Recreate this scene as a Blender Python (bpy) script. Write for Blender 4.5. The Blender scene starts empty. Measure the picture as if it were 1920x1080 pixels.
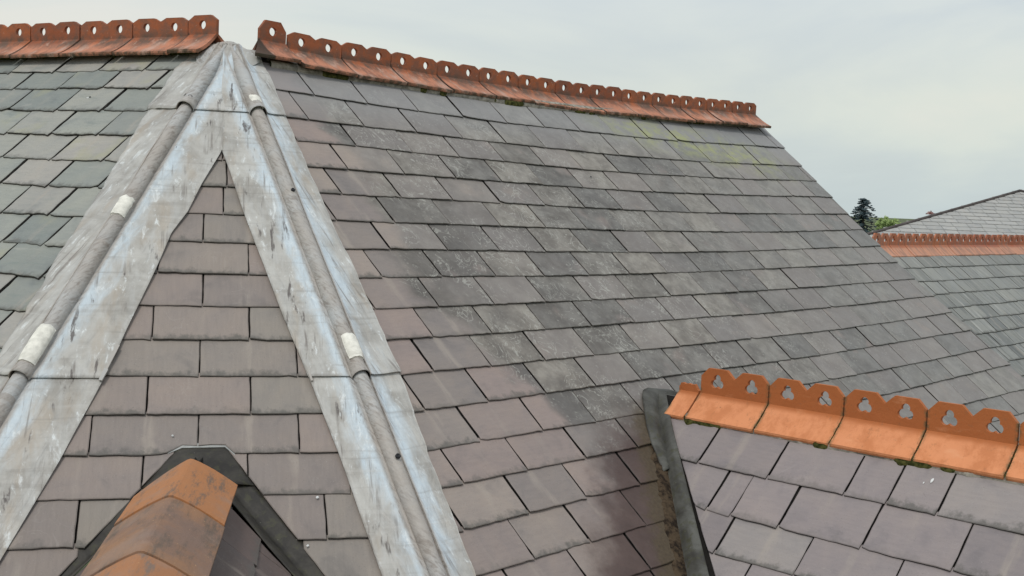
import bpy, bmesh, math, random
from math import sin, cos, radians, pi, sqrt, atan2
from mathutils import Vector, Matrix, noise
random.seed(7)
V3 = Vector
scene = bpy.context.scene
COL = scene.collection
EYE = 9.0                      # eye height above the ground, metres

# ------------------------------------------------------------------ camera
PITCH, ROLL, FPX = 0.0762417, 0.0415949, 2206.53
cam_data = bpy.data.cameras.new("camera")
cam = bpy.data.objects.new("camera", cam_data); COL.objects.link(cam)
fw = V3((0, cos(PITCH), -sin(PITCH))); up0 = V3((0, sin(PITCH), cos(PITCH))); rt0 = V3((1, 0, 0))
rt = rt0*cos(ROLL) + up0*sin(ROLL); upv = up0*cos(ROLL) - rt0*sin(ROLL)
m = Matrix((rt, upv, -fw)).transposed().to_4x4(); m.translation = V3((0, 0, EYE))
cam.matrix_world = m
cam_data.sensor_width = 36.0; cam_data.lens = FPX/1920*36.0
cam_data.clip_start = 0.05; cam_data.clip_end = 5000
scene.camera = cam
scene.render.resolution_x, scene.render.resolution_y = 1024, 576
def in_view(p, mx=0.0):
    q = p - V3((0, 0, EYE)); z = q.dot(fw)
    if z < 0.2: return False
    x = 960 + FPX*q.dot(rt)/z; y = 540 - FPX*q.dot(upv)/z
    return -mx < x < 1920+mx and -mx < y < 1080+mx

# ------------------------------------------------------------------ sky, sun, exposure
SUN_EL, SUN_AZ = radians(58), radians(200)      # high sun behind thick cloud, behind the viewer
world = bpy.data.worlds.new("World"); scene.world = world; world.use_nodes = True
wn = world.node_tree.nodes; wl = world.node_tree.links; wn.clear()
w_out = wn.new("ShaderNodeOutputWorld"); w_bg = wn.new("ShaderNodeBackground")
w_sky = wn.new("ShaderNodeTexSky"); w_sky.sky_type = 'NISHITA'; w_sky.sun_disc = False
w_sky.sun_elevation = SUN_EL; w_sky.sun_rotation = SUN_AZ; w_sky.dust_density = 3.0
w_scl = wn.new("ShaderNodeVectorMath"); w_scl.operation = 'SCALE'; w_scl.inputs['Scale'].default_value = 0.09
wl.new(w_sky.outputs[0], w_scl.inputs[0])
w_tc = wn.new("ShaderNodeTexCoord"); w_sep = wn.new("ShaderNodeSeparateXYZ"); wl.new(w_tc.outputs['Generated'], w_sep.inputs[0])
w_map = wn.new("ShaderNodeMapping"); w_map.inputs['Scale'].default_value = (1.3, 1.3, 5.5); wl.new(w_tc.outputs['Generated'], w_map.inputs[0])
w_n1 = wn.new("ShaderNodeTexNoise"); w_n1.inputs['Scale'].default_value = 1.5; w_n1.inputs['Detail'].default_value = 7; w_n1.inputs['Roughness'].default_value = .52
w_n1.inputs['Distortion'].default_value = .5
wl.new(w_map.outputs[0], w_n1.inputs['Vector'])
w_r = wn.new("ShaderNodeValToRGB"); wl.new(w_n1.outputs['Fac'], w_r.inputs[0])
e = w_r.color_ramp.elements
e[0].position = .31; e[0].color = (.520, .575, .610, 1)
e[1].position = .70; e[1].color = (.720, .735, .705, 1)
e2 = e.new(.45); e2.color = (.575, .640, .665, 1)
e3 = e.new(.56); e3.color = (.650, .705, .690, 1)
# pale warm band low over the horizon, cooler higher up
w_m = wn.new("ShaderNodeMapRange"); w_m.inputs['From Min'].default_value = .0; w_m.inputs['From Max'].default_value = .22
wl.new(w_sep.outputs['Z'], w_m.inputs[0])
w_mix = wn.new("ShaderNodeMix"); w_mix.data_type = 'RGBA'; w_mix.blend_type = 'MULTIPLY'; w_mix.inputs[0].default_value = 1
w_hr = wn.new("ShaderNodeValToRGB"); wl.new(w_m.outputs[0], w_hr.inputs[0])
h = w_hr.color_ramp.elements
h[0].position = 0; h[0].color = (.98, 1.0, .97, 1); h[1].position = 1; h[1].color = (.98, .99, 1.06, 1)
h2 = h.new(.42); h2.color = (1.08, 1.05, .98, 1)
wl.new(w_r.outputs[0], w_mix.inputs[6]); wl.new(w_hr.outputs[0], w_mix.inputs[7])
w_mx = wn.new("ShaderNodeMix"); w_mx.data_type = 'RGBA'; w_mx.inputs[0].default_value = .92
wl.new(w_scl.outputs[0], w_mx.inputs[6]); wl.new(w_mix.outputs[2], w_mx.inputs[7])
wl.new(w_mx.outputs[2], w_bg.inputs[0]); w_bg.inputs[1].default_value = 1.0
wl.new(w_bg.outputs[0], w_out.inputs[0])

sun_d = bpy.data.lights.new("sun", 'SUN'); sun_d.energy = 1.35; sun_d.angle = radians(14); sun_d.color = (1, .97, .92)
sun = bpy.data.objects.new("sun", sun_d); COL.objects.link(sun)
sdir = V3((sin(SUN_AZ)*cos(SUN_EL), cos(SUN_AZ)*cos(SUN_EL), sin(SUN_EL)))   # towards the sun
sun.rotation_euler = (-sdir).to_track_quat('-Z', 'Y').to_euler(); sun.location = (0, 0, 30)

vs = scene.view_settings
vs.view_transform = 'Standard'; vs.look = 'None'; vs.exposure = 0.10; vs.gamma = 1; vs.use_curve_mapping = False

# ------------------------------------------------------------------ node helper
class NT:
    def __init__(s, name, rough=.8, spec=.3):
        s.m = bpy.data.materials.new(name); s.m.use_nodes = True
        s.t = s.m.node_tree; s.t.nodes.clear()
        s.out = s.t.nodes.new("ShaderNodeOutputMaterial"); s.b = s.t.nodes.new("ShaderNodeBsdfPrincipled")
        s.t.links.new(s.b.outputs[0], s.out.inputs[0])
        s.b.inputs['Roughness'].default_value = rough; s.b.inputs['Specular IOR Level'].default_value = spec
    def new(s, t): return s.t.nodes.new(t)
    def put(s, inp, v):
        if hasattr(v, 'is_linked') or isinstance(v, bpy.types.NodeSocket): s.t.links.new(v, inp)
        else:
            if isinstance(v, tuple) and len(v) == 3 and inp.type == 'RGBA': v = v + (1,)
            inp.default_value = v
    def uv(s, name):
        n = s.new("ShaderNodeUVMap"); n.uv_map = name; return n.outputs[0]
    def sep(s, v):
        n = s.new("ShaderNodeSeparateXYZ"); s.put(n.inputs[0], v); return n.outputs
    def comb(s, x, y, z=0.0):
        n = s.new("ShaderNodeCombineXYZ"); s.put(n.inputs[0], x); s.put(n.inputs[1], y); s.put(n.inputs[2], z); return n.outputs[0]
    def ma(s, op, a, b=0.0, c=0.0):
        n = s.new("ShaderNodeMath"); n.operation = op
        s.put(n.inputs[0], a); s.put(n.inputs[1], b); s.put(n.inputs[2], c); return n.outputs[0]
    def noise(s, vec, scale, detail=3, rough=.5, dist=0., out='Fac'):
        n = s.new("ShaderNodeTexNoise"); s.put(n.inputs['Vector'], vec); n.inputs['Scale'].default_value = scale
        n.inputs['Detail'].default_value = detail; n.inputs['Roughness'].default_value = rough; n.inputs['Distortion'].default_value = dist
        return n.outputs[out]
    def scale(s, vec, sc):
        n = s.new("ShaderNodeVectorMath"); n.operation = 'MULTIPLY'; s.put(n.inputs[0], vec); n.inputs[1].default_value = sc; return n.outputs[0]
    def step(s, v, a, b, lo=0., hi=1.):
        n = s.new("ShaderNodeMapRange"); n.interpolation_type = 'SMOOTHSTEP'; s.put(n.inputs[0], v)
        n.inputs[1].default_value = a; n.inputs[2].default_value = b; n.inputs[3].default_value = lo; n.inputs[4].default_value = hi; return n.outputs[0]
    def mix(s, f, a, b, mode='MIX'):
        n = s.new("ShaderNodeMix"); n.data_type = 'RGBA'; n.blend_type = mode; n.clamp_factor = True
        s.put(n.inputs[0], f); s.put(n.inputs[6], a); s.put(n.inputs[7], b); return n.outputs[2]
    def bump(s, hgt, strength=.3, dist=.01, prev=None):
        n = s.new("ShaderNodeBump"); n.inputs['Strength'].default_value = strength; n.inputs['Distance'].default_value = dist
        s.put(n.inputs['Height'], hgt)
        if prev is not None: s.put(n.inputs['Normal'], prev)
        return n.outputs[0]
    def pos(s):
        return s.new("ShaderNodeNewGeometry").outputs['Position']
    def orand(s):
        return s.new("ShaderNodeObjectInfo").outputs['Random']
    def done(s, colr, nrm=None, rough=None):
        s.put(s.b.inputs['Base Color'], colr)
        if nrm is not None: s.put(s.b.inputs['Normal'], nrm)
        if rough is not None: s.put(s.b.inputs['Roughness'], rough)
        return s.m

def simple_mat(name, colr, rough=.8, sc=6., amt=.35, bump=.3, bscale=40.):
    t = NT(name, rough)
    p = t.pos(); n = t.noise(p, sc, 5, .6)
    dark = tuple(c*(1-amt) for c in colr); lite = tuple(min(1, c*(1+amt*.6)) for c in colr)
    c = t.mix(t.step(n, .3, .7), dark, lite)
    return t.done(c, t.bump(t.noise(p, bscale, 4), bump, .004))

VK, VC = .7312, 3.5826          # the dormer's valley on the right slope: u = VK v + VC
def slate_material(kind):
    t = NT("slate_" + kind, .62, .35)
    uv = t.uv('plane'); loc = t.uv('local'); rnd = t.uv('random')
    U, W = t.sep(uv)[0], t.sep(uv)[1]; lu, lv = t.sep(loc)[0], t.sep(loc)[1]; r1, r2 = t.sep(rnd)[0], t.sep(rnd)[1]
    q = t.comb(U, W, t.ma('MULTIPLY', r1, 37.))           # every slate its own piece of stone
    palettes = {
        'purple': [(.276, .228, .204), (.240, .205, .186), (.262, .232, .204)],
        'shade_grime':  [(.135, .100, .090), (.105, .082, .076), (.120, .098, .086)],  # darker copy: shade of the deep valley painted in, with some staining
        'mixed':  [(.295, .236, .214), (.245, .212, .195), (.325, .272, .238)],
        'green':  [(.305, .312, .280), (.350, .332, .302), (.225, .242, .225)],
        'mauve':  [(.285, .244, .240), (.242, .210, .208), (.300, .270, .258)],
        'rear':   [(.235, .237, .220), (.180, .184, .172), (.270, .270, .248)],
        'far':    [(.370, .365, .345), (.345, .340, .325), (.395, .388, .368)]}
    A, B, C = palettes[kind]
    base = t.mix(t.step(r1, .2, .8), A, B); base = t.mix(t.step(r2, .55, .95), base, C)
    cloud = t.noise(q, 5., 4, .6, .6)
    base = t.mix(t.step(cloud, .3, .75), base, t.mix(1., base, (1.14, 1.12, 1.08), 'MULTIPLY'))
    base = t.mix(t.step(cloud, .46, .22), base, t.mix(1., base, (.80, .81, .82), 'MULTIPLY'))
    # riven grain
    gr = t.noise(t.scale(q, (14., 60., 1.) if kind != 'purple' else (70., 9., 1.)), 1., 4, .65)
    base = t.mix(t.step(gr, .35, .72, 0., .30), base, t.mix(1., base, (.74, .75, .77), 'MULTIPLY'))
    # pale wash-down streaks under the joint above
    wob = t.ma('MULTIPLY', t.ma('SUBTRACT', t.noise(t.scale(q, (2., 9., 1.)), 1., 3), .5), .25)
    off = t.ma('ABSOLUTE', t.ma('ADD', t.ma('SUBTRACT', lu, t.ma('ADD', .38, t.ma('MULTIPLY', r2, .22))), wob))
    st = t.ma('MULTIPLY', t.step(off, .10, .015), t.step(t.noise(t.scale(q, (26., 3., 1.)), 1., 3), .38, .62))
    base = t.mix(t.ma('MULTIPLY', st, t.step(r1, .1, .9, .08, .45)), base, (.42, .36, .30))
    # fine dark specks and grime on the tail of each slate
    edge = t.step(t.ma('ADD', lv, t.ma('MULTIPLY', t.ma('SUBTRACT', t.noise(t.scale(q, (22., 16., 1.)), 1., 5, .7), .5), .55)), .17, .0)
    base = t.mix(t.ma('MULTIPLY', edge, t.step(r2, .15, .6, .12, .75)), base, (.105, .100, .088))
    sp = t.noise(q, 160., 2, .6)
    base = t.mix(t.step(sp, .62, .76, 0., .45), base, (.12, .115, .105))
    base = t.mix(t.step(sp, .36, .25, 0., .30), base, (.44, .42, .38))
    if kind in ('mixed',):
        edge_u = t.ma('MULTIPLY_ADD', W, .2156, 2.95)                       # where the lead ends
        # rain off the lead keeps lichen away from a widening strip beside it
        lim = t.ma('ADD', t.step(W, 3.0, 1.7, .37, 1.02), t.step(W, 4.2, 3.6, -.16, 0.))
        jit = t.ma('MULTIPLY', t.ma('SUBTRACT', t.noise(q, 3.2, 3, .5, .3), .5), .60)
        dist = t.ma('ADD', t.ma('SUBTRACT', t.ma('SUBTRACT', U, edge_u), lim), jit)
        lich = t.step(dist, -.07, .11)
        patch = t.noise(t.comb(U, W, 3.), 1.3, 3, .5)
        n1 = t.noise(q, 8., 6, .66, .3)
        lcol = t.mix(t.step(n1, .30, .70), (.142, .130, .116), (.272, .256, .230))
        tonal = t.mix(t.step(r1, .0, 1.), (.74, .75, .76), (1.24, 1.20, 1.15))
        lcol = t.mix(1., lcol, tonal, 'MULTIPLY')
        far = t.step(U, 5.5, 9.5)
        lcol = t.mix(t.ma('MULTIPLY', far, .40), lcol, (.265, .263, .250))
        dkz = t.ma('MULTIPLY', t.step(dist, 1.5, .15), t.step(W, 3.9, 3.2)); dkz = t.ma('MULTIPLY', dkz, t.step(t.noise(t.comb(U, W, t.ma('MULTIPLY', r1, 4.)), 2.2, 5, .65), .34, .60))
        lcol = t.mix(t.ma('MULTIPLY', dkz, .62), lcol, (.098, .088, .080))
        lcol = t.mix(t.step(t.ma('ADD', r2, patch), .95, 1.25, 0., .5), lcol, (.268, .236, .220))
        base = t.mix(t.ma('MULTIPLY', lich, t.step(t.noise(q, 4.5, 4), .28, .42, .55, .95)), base, lcol)
        # thin white crust lines of old lichen
        cn = t.noise(t.scale(q, (1., .75, 1.)), 9., 3, .55, 1.6)
        lines = t.step(t.ma('ABSOLUTE', t.ma('SUBTRACT', cn, .5)), .020, .004)
        lm = t.ma('MULTIPLY', t.ma('MULTIPLY', lines, lich), t.step(t.noise(q, 3.1, 3), .46, .58, 0., .75))
        lm = t.ma('MULTIPLY', lm, t.step(U, 8.2, 5.2, .15, 1.))
        base = t.mix(t.ma('MULTIPLY', lm, .75), base, (.46, .45, .40))
        vo = t.new('ShaderNodeTexVoronoi'); t.put(vo.inputs['Vector'], q); vo.inputs['Scale'].default_value = 42.
        spt = t.ma('MULTIPLY', t.step(vo.outputs['Distance'], .34, .22), t.step(t.noise(q, 7., 4, .6), .50, .62))
        base = t.mix(t.ma('MULTIPLY', t.ma('MULTIPLY', spt, lich), .38), base, (.42, .41, .36))
        blot = t.step(t.noise(q, 30., 4, .7), .60, .70)
        base = t.mix(t.ma('MULTIPLY', t.ma('MULTIPLY', blot, lich), .30), base, (.40, .39, .34))
        # dark cooler first rows under the ridge are cleaner and bluish
        base = t.mix(t.ma('MULTIPLY', t.step(W, 4.05, 4.5), .55), base, (.300, .300, .302))
        # yellow-green algae below the ridge, towards the verge
        ex = t.ma('ABSOLUTE', t.ma('SUBTRACT', U, 7.95)); ey = t.ma('ABSOLUTE', t.ma('SUBTRACT', W, t.ma('MULTIPLY_ADD', U, -.16, 5.62)))
        al = t.ma('MULTIPLY', t.step(ex, 1.5, .5), t.step(ey, .34, .02))
        al = t.ma('MULTIPLY', al, t.step(t.noise(t.scale(uv, (5., 6., 1.)), 1., 6, .68), .40, .62))
        base = t.mix(t.ma('MULTIPLY', al, .80), base, (.36, .370, .16))
        # brown peaty staining along the dormer valley
        vx = t.ma('SUBTRACT', U, t.ma('MULTIPLY_ADD', W, VK, VC))
        vx2 = t.ma('ADD', vx, t.ma('MULTIPLY', t.ma('MAXIMUM', t.ma('SUBTRACT', 1.9, W), 0.), .25))
        br = t.ma('MULTIPLY', t.step(t.ma('ADD', vx2, t.ma('MULTIPLY', t.ma('SUBTRACT', t.noise(q, 6., 5, .6), .5), .5)), -.62, -.26), t.step(W, 2.1, 1.75)); br = t.ma('MULTIPLY', br, t.step(vx, .25, .12))
        base = t.mix(t.ma('MULTIPLY', br, .94), base, t.mix(t.noise(q, 9., 5, .6), (.048, .030, .027), (.130, .088, .078)))
        mo = t.ma('MULTIPLY', t.step(t.ma('ADD', vx, t.ma('MULTIPLY', t.ma('SUBTRACT', t.noise(uv, 14., 5, .7), .5), .22)), -.24, -.12), t.step(W, 2.1, 1.9)); mo = t.ma('MULTIPLY', mo, t.step(vx, .25, .12))
        base = t.mix(t.ma('MULTIPLY', mo, .85), base, t.mix(t.noise(uv, 60., 3), (.045, .033, .020), (.125, .095, .055)))
    if kind == 'green':
        ye = t.step(t.noise(t.comb(U, W, t.ma('MULTIPLY', r2, 9.)), 2.2, 4, .6), .56, .70)
        base = t.mix(t.ma('MULTIPLY', ye, .55), base, (.36, .35, .215))
        fl = t.noise(t.scale(q, (2.5, 9., 1.)), 1.6, 5, .6, .5)
        base = t.mix(t.step(fl, .55, .75, 0., .5), base, (.185, .215, .200))
        base = t.mix(t.step(fl, .40, .28, 0., .35), base, (.43, .405, .36))
    if kind == 'rear':
        sk = t.noise(t.scale(q, (16., 2.4, 1.)), 1., 4, .6)
        base = t.mix(t.step(sk, .56, .70, 0., .7), base, (.45, .44, .40))
        base = t.mix(t.step(sk, .46, .34, 0., .6), base, (.095, .098, .092))
        base = t.mix(t.step(W, 2.9, 3.5, .0, .25), base, (.36, .355, .32))
    if kind in ('purple', 'mauve'):
        fn = t.noise(t.scale(q, (1., .8, 1.)), 7., 3, .5, 1.)
        ln = t.step(t.ma('ABSOLUTE', t.ma('SUBTRACT', fn, .5)), .012, .003)
        base = t.mix(t.ma('MULTIPLY', ln, t.step(t.noise(q, 2.3, 2), .55, .65, 0., .10)), base, (.50, .46, .42))
    hgt = t.ma('ADD', t.ma('MULTIPLY', t.noise(q, 16., 5, .6, .8), .8), t.ma('MULTIPLY', gr, .35))
    k = .55 if kind == 'green' else .32
    nrm = t.bump(hgt, k, .008)
    nrm = t.bump(t.noise(q, 220., 2, .6), .12, .002, nrm)
    rough = t.step(cloud, .3, .7, .52, .75)
    return t.done(base, nrm, rough)

def terracotta(kind):
    t = NT("terracotta_" + kind, .72, .3)
    uv = t.uv('plane'); x, z = t.sep(uv)[0], t.sep(uv)[1]
    rn = t.orand(); q = t.comb(x, z, t.ma('MULTIPLY', rn, 23.)); p = t.pos()
    if kind == 'old':
        c = t.mix(t.step(rn, .1, .9), (.405, .125, .050), (.330, .100, .045))
        c = t.mix(t.step(z, -.01, -.05, 0., .78), c, (.620, .270, .165))  # wings painted paler, as if brighter under the sky than the crest
        c = t.mix(t.step(t.noise(q, 14., 6, .7), .42, .60, 0., .70), c, (.215, .105, .070))
        c = t.mix(t.ma('MULTIPLY', t.step(t.noise(q, 7., 5, .7), .50, .62), t.step(z, .0, -.03)), c, (.560, .335, .250))
        g = t.ma('MULTIPLY', t.step(z, .055, -.005), t.step(z, -.085, -.02))
        g = t.ma('MULTIPLY', g, t.step(t.noise(q, 11., 6, .7), .38, .60))
        c = t.mix(t.ma('MULTIPLY', g, .85), c, (.105, .082, .064))
        c = t.mix(t.step(t.noise(q, 45., 3, .6), .66, .74, 0., .55), c, (.62, .46, .36))
        e = t.ma('MULTIPLY', t.step(x, .016, .004), t.step(z, .02, .0)); c = t.mix(t.ma('MULTIPLY', e, .9), c, (.035, .028, .02))
        lo = t.ma('MULTIPLY', t.step(z, -.078, -.108), t.step(t.noise(q, 20., 5, .7), .35, .6))
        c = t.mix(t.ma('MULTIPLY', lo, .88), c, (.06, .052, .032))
    elif kind == 'new':
        c = t.mix(t.step(rn, .1, .9), (.470, .150, .045), (.420, .130, .040))
        c = t.mix(t.step(z, .0, -.03, 0., .82), c, (.800, .325, .150))  # skylight put into the colour: wings bright, upright crest deeper
        c = t.mix(t.step(t.noise(q, 9., 6, .7), .42, .62, 0., .50), c, (.47, .150, .048))
        c = t.mix(t.step(t.noise(q, 24., 6, .75), .56, .70, 0., .45), c, (.30, .135, .065))
        c = t.mix(t.step(t.noise(t.scale(q, (3., 9., 1.)), 1.4, 5, .6), .58, .72, 0., .35), c, (.86, .44, .24))
        c = t.mix(t.step(t.noise(q, 60., 3, .6), .68, .76, 0., .5), c, (.20, .10, .05))
        e = t.ma('MULTIPLY', t.step(t.ma('ABSOLUTE', t.ma('SUBTRACT', x, .2)), .180, .199), t.step(t.noise(q, 30., 4, .7), .4, .6))
        c = t.mix(t.ma('MULTIPLY', e, .8), c, (.10, .10, .05))
    elif kind == 'rear':
        c = t.mix(t.step(rn, .1, .9), (.470, .170, .085), (.400, .130, .070))
        c = t.mix(t.step(z, -.01, -.04, 0., .65), c, (.66, .36, .24))  # sky-facing wings lightened in the colour itself
        c = t.mix(t.step(t.noise(t.scale(q, (12., 3., 1.)), 1.6, 4, .6), .45, .60, 0., .65), c, (.290, .170, .130))
    else:    # plain angle tiles, some blackened
        c = t.mix(t.step(rn, .0, 1.), (.470, .195, .072), (.400, .185, .090)) if kind == 'plain' else t.mix(t.step(t.noise(q, 5., 5, .6), .35, .65), (.235, .150, .112), (.330, .175, .095))
        d = t.noise(t.scale(q, (2., 11., 1.)), 1.6, 8, .78, .0)
        c = t.mix(t.step(d, .50 if kind == 'plain' else .47, .64, 0., .80), c, t.mix(t.step(rn, .2, .8), (.125, .098, .075), (.20, .165, .14)))
        c = t.mix(t.step(t.noise(q, 6., 5, .6), .48, .68, 0., .5), c, (.33, .235, .185))
        c = t.mix(t.step(t.noise(q, 70., 3, .6), .66, .74, 0., .5), c, (.66, .40, .20))
    nrm = t.bump(t.noise(p, 55., 6, .7), .5, .005)
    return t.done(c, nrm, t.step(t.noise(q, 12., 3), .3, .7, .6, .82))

def lead_material():
    t = NT("weathered_lead", .55, .4)
    uv = t.uv('plane'); s, z = t.sep(uv)[0], t.sep(uv)[1]
    sl = t.uv('slope'); su, sv = t.sep(sl)[0], t.sep(sl)[1]
    r = t.ma('MULTIPLY', t.orand(), 11.)
    q = t.comb(s, z, r); g = t.comb(su, sv, r); sa = t.ma('ABSOLUTE', s)
    inner = t.step(s, -.01, -.03)
    n1 = t.noise(t.scale(g, (7., 5., 1.)), 1., 6, .62, .6)
    c = t.mix(t.step(n1, .30, .70), (.330, .308, .275), (.520, .502, .462))
    c = t.mix(t.step(t.noise(t.scale(g, (20., 5., 1.)), 1., 5, .6), .44, .66, 0., .45), c, (.520, .515, .490))
    c = t.mix(t.step(t.noise(t.scale(g, (9., 2.6, 1.)), 1., 5, .6), .52, .68, 0., .50), c, (.400, .325, .245))
    # blue-white carbonate bloom in the trough beside the roll
    band = t.ma('ADD', sa, t.ma('MULTIPLY', t.ma('SUBTRACT', t.noise(t.scale(q, (9., 5., 1.)), 1., 5, .6, .6), .5), .26))
    oside = t.ma('MAXIMUM', t.step(s, .03, .0), t.step(su, 18., 19.))
    bl = t.ma('MULTIPLY', t.ma('MULTIPLY', t.step(band, .150, .055), oside), t.step(t.noise(t.scale(g, (22., 7., 1.)), 1., 6, .7, .8), .26, .52, .35, 1.))
    c = t.mix(t.ma('MULTIPLY', bl, .92), c, t.mix(t.noise(t.scale(g, (34., 12., 1.)), 1., 5, .7, .6), (.400, .480, .540), (.760, .830, .860)))
    wh = t.step(t.noise(t.scale(g, (26., 9., 1.)), 1., 6, .72, .4), .55, .70)
    c = t.mix(t.ma('MULTIPLY', wh, .70), c, (.82, .85, .84))
    # dark runs straight down the slope, and separate smears
    rn = t.noise(t.scale(g, (46., 2.2, 1.)), 1., 5, .60, .35)
    rm = t.ma('MULTIPLY', t.step(rn, .55, .66), t.step(t.noise(t.scale(g, (6., 4., 1.)), 1., 3), .44, .60))
    c = t.mix(t.ma('MULTIPLY', rm, .70), c, (.170, .145, .128))
    sm = t.ma('MULTIPLY', t.ma('MULTIPLY', t.step(t.noise(t.scale(g, (21., 4., 1.)), 1., 5, .62, .3), .60, .67), t.step(sa, .04, .07)), inner)
    c = t.mix(t.ma('MULTIPLY', sm, .85), c, (.095, .078, .070))
    # faint course-wise dressing marks
    cm = t.noise(t.scale(g, (2.2, 26., 1.)), 1., 5, .6, .4)
    c = t.mix(t.step(cm, .54, .70, 0., .34), c, (.235, .215, .190))
    c = t.mix(t.step(cm, .44, .32, 0., .26), c, (.560, .545, .510))
    dk = t.ma('MULTIPLY', t.step(t.noise(t.scale(q, (60., 22., 1.)), 1., 4, .55, .7), .68, .72), t.step(sa, .10, .05))
    c = t.mix(t.ma('MULTIPLY', t.ma('MULTIPLY', dk, inner), .8), c, (.05, .045, .06))
    # brown hatched dirt on the roll itself
    rl = t.step(sa, .066, .040)
    hn = t.noise(t.scale(t.comb(t.ma('ADD', s, t.ma('MULTIPLY', z, .55)), t.ma('MULTIPLY', z, .5), 5.), (85., 60., 1.)), 1., 5, .65, 1.)
    zone = t.step(t.noise(t.scale(q, (2., 2.0, 1.)), 1., 4, .6), .36, .54)
    c = t.mix(t.ma('MULTIPLY', rl, t.step(t.noise(t.scale(q, (3., 5., 1.)), 1., 3), .3, .6, .50, .88)), c, (.400, .350, .300))
    hm = t.ma('MULTIPLY', t.ma('MULTIPLY', rl, t.step(hn, .46, .66)), zone)
    c = t.mix(t.ma('MULTIPLY', hm, .60), c, (.190, .150, .122))
    hgt = t.ma('ADD', t.ma('MULTIPLY', t.noise(t.scale(q, (10., 5., 1.)), 1.5, 4, .55, .8), 1.),
               t.ma('MULTIPLY', t.ma('MULTIPLY', hn, rl), .35))
    hgt = t.ma('ADD', hgt, t.ma('MULTIPLY', cm, .35))
    return t.done(c, t.bump(hgt, .85, .014), t.step(n1, .3, .7, .38, .62))

def dark_lead_material(name, lo, hi):
    t = NT(name, .55, .35)
    p = t.pos()
    n = t.noise(p, 7., 6, .65, .5)
    c = t.mix(t.step(n, .3, .7), lo, hi)
    c = t.mix(t.step(t.noise(p, 24., 5, .7), .52, .66, 0., .7), c, (.060, .058, .030))
    c = t.mix(t.step(t.noise(p, 60., 3, .7), .68, .76, 0., .6), c, (.26, .25, .21))
    return t.done(c, t.bump(t.noise(p, 30., 5), .35, .006))

def moss_material():
    t = NT("moss", .95, .1); p = t.pos()
    c = t.mix(t.step(t.noise(p, 50., 4), .35, .65), (.035, .040, .012), (.115, .110, .035))
    return t.done(c, t.bump(t.noise(p, 120., 3), .6, .006))

MS = {k: slate_material(k) for k in ('purple', 'shade_grime', 'mixed', 'green', 'mauve', 'rear', 'far')}
MT = {k: terracotta(k) for k in ('old', 'new', 'rear', 'plain', 'sooty')}
M_lead = lead_material(); M_dlead = dark_lead_material('grey_valley_lead', (.040, .037, .031), (.112, .110, .096)); M_blead = dark_lead_material('black_valley_lead', (.022, .019, .016), (.062, .055, .044)); M_moss = moss_material()
M_under = simple_mat("slate_underlay", (.016, .014, .012), .95)
M_edge = simple_mat("shade_grime_edge", (.075, .065, .058), .9, 30., .5)  # slate sides darkened: gap shade put into the colour over edge grime
M_seal = simple_mat("cream_sealant", (.82, .79, .70), .8, 30., .18, .6, 90.)
M_mort = simple_mat("lime_mortar", (.32, .29, .24), .95, 25., .5, .8, 80.)
M_wall = simple_mat("brick_wall", (.27, .12, .08), .9)
M_rub = simple_mat("dark_plug", (.02, .02, .022), .5)
M_white = simple_mat("white_fleck", (.72, .72, .70), .8)
M_capdark = simple_mat("far_ridge_capping", (.10, .085, .08), .85)

# ------------------------------------------------------------------ object helpers
def link(o, parent=None):
    COL.objects.link(o)
    if parent is not None: o.parent = parent
    return o
def tag(o, label=None, cat=None, group=None, kind=None):
    if label: o['label'] = label
    if cat: o['category'] = cat
    if group: o['group'] = group
    if kind: o['kind'] = kind
    return o
def root(name, label, cat, loc=(0, 0, 0), group=None):
    o = bpy.data.objects.new(name, None); o.location = loc; link(o); bpy.context.view_layer.update()
    return tag(o, label, cat, group)
def mesh_obj(name, verts, faces, mat, parent=None, smooth=False, uvs=None):
    """verts in world space; stored relative to the parent's origin so that masks and transforms stay plain."""
    off = parent_origin(parent)
    me = bpy.data.meshes.new(name)
    me.from_pydata([tuple(V3(v)-off) for v in verts], [], faces)
    if uvs:
        for ln, data in uvs.items():
            lay = me.uv_layers.new(name=ln)
            flat = [0.0]*(2*len(me.loops))
            for i, lp in enumerate(me.loops):
                a = data[lp.vertex_index]; flat[2*i] = a[0]; flat[2*i+1] = a[1]
            lay.data.foreach_set('uv', flat)
    me.materials.append(mat)
    if uvs and 'random' in uvs and len(faces) > 8 and mat.name != 'slate_far':
        me.materials.append(M_edge)
        nn = [0]*len(faces); k0 = 0
        for i_, f_ in enumerate(faces):
            if len(f_) > 4: k0 = i_+1; continue
        i_ = 0
        while i_ < len(faces):
            e_ = i_
            while len(faces[e_]) == 4: e_ += 1
            for q_ in range(i_, i_+(e_-i_)//2): nn[q_] = 1
            i_ = e_+1
        me.polygons.foreach_set('material_index', nn)
    if smooth: me.polygons.foreach_set('use_smooth', [True]*len(me.polygons))
    me.update()
    return link(bpy.data.objects.new(name, me), parent)
def parent_origin(p):
    o = V3((0, 0, 0))
    while p is not None:
        o += p.location; p = p.parent
    return o

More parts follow.
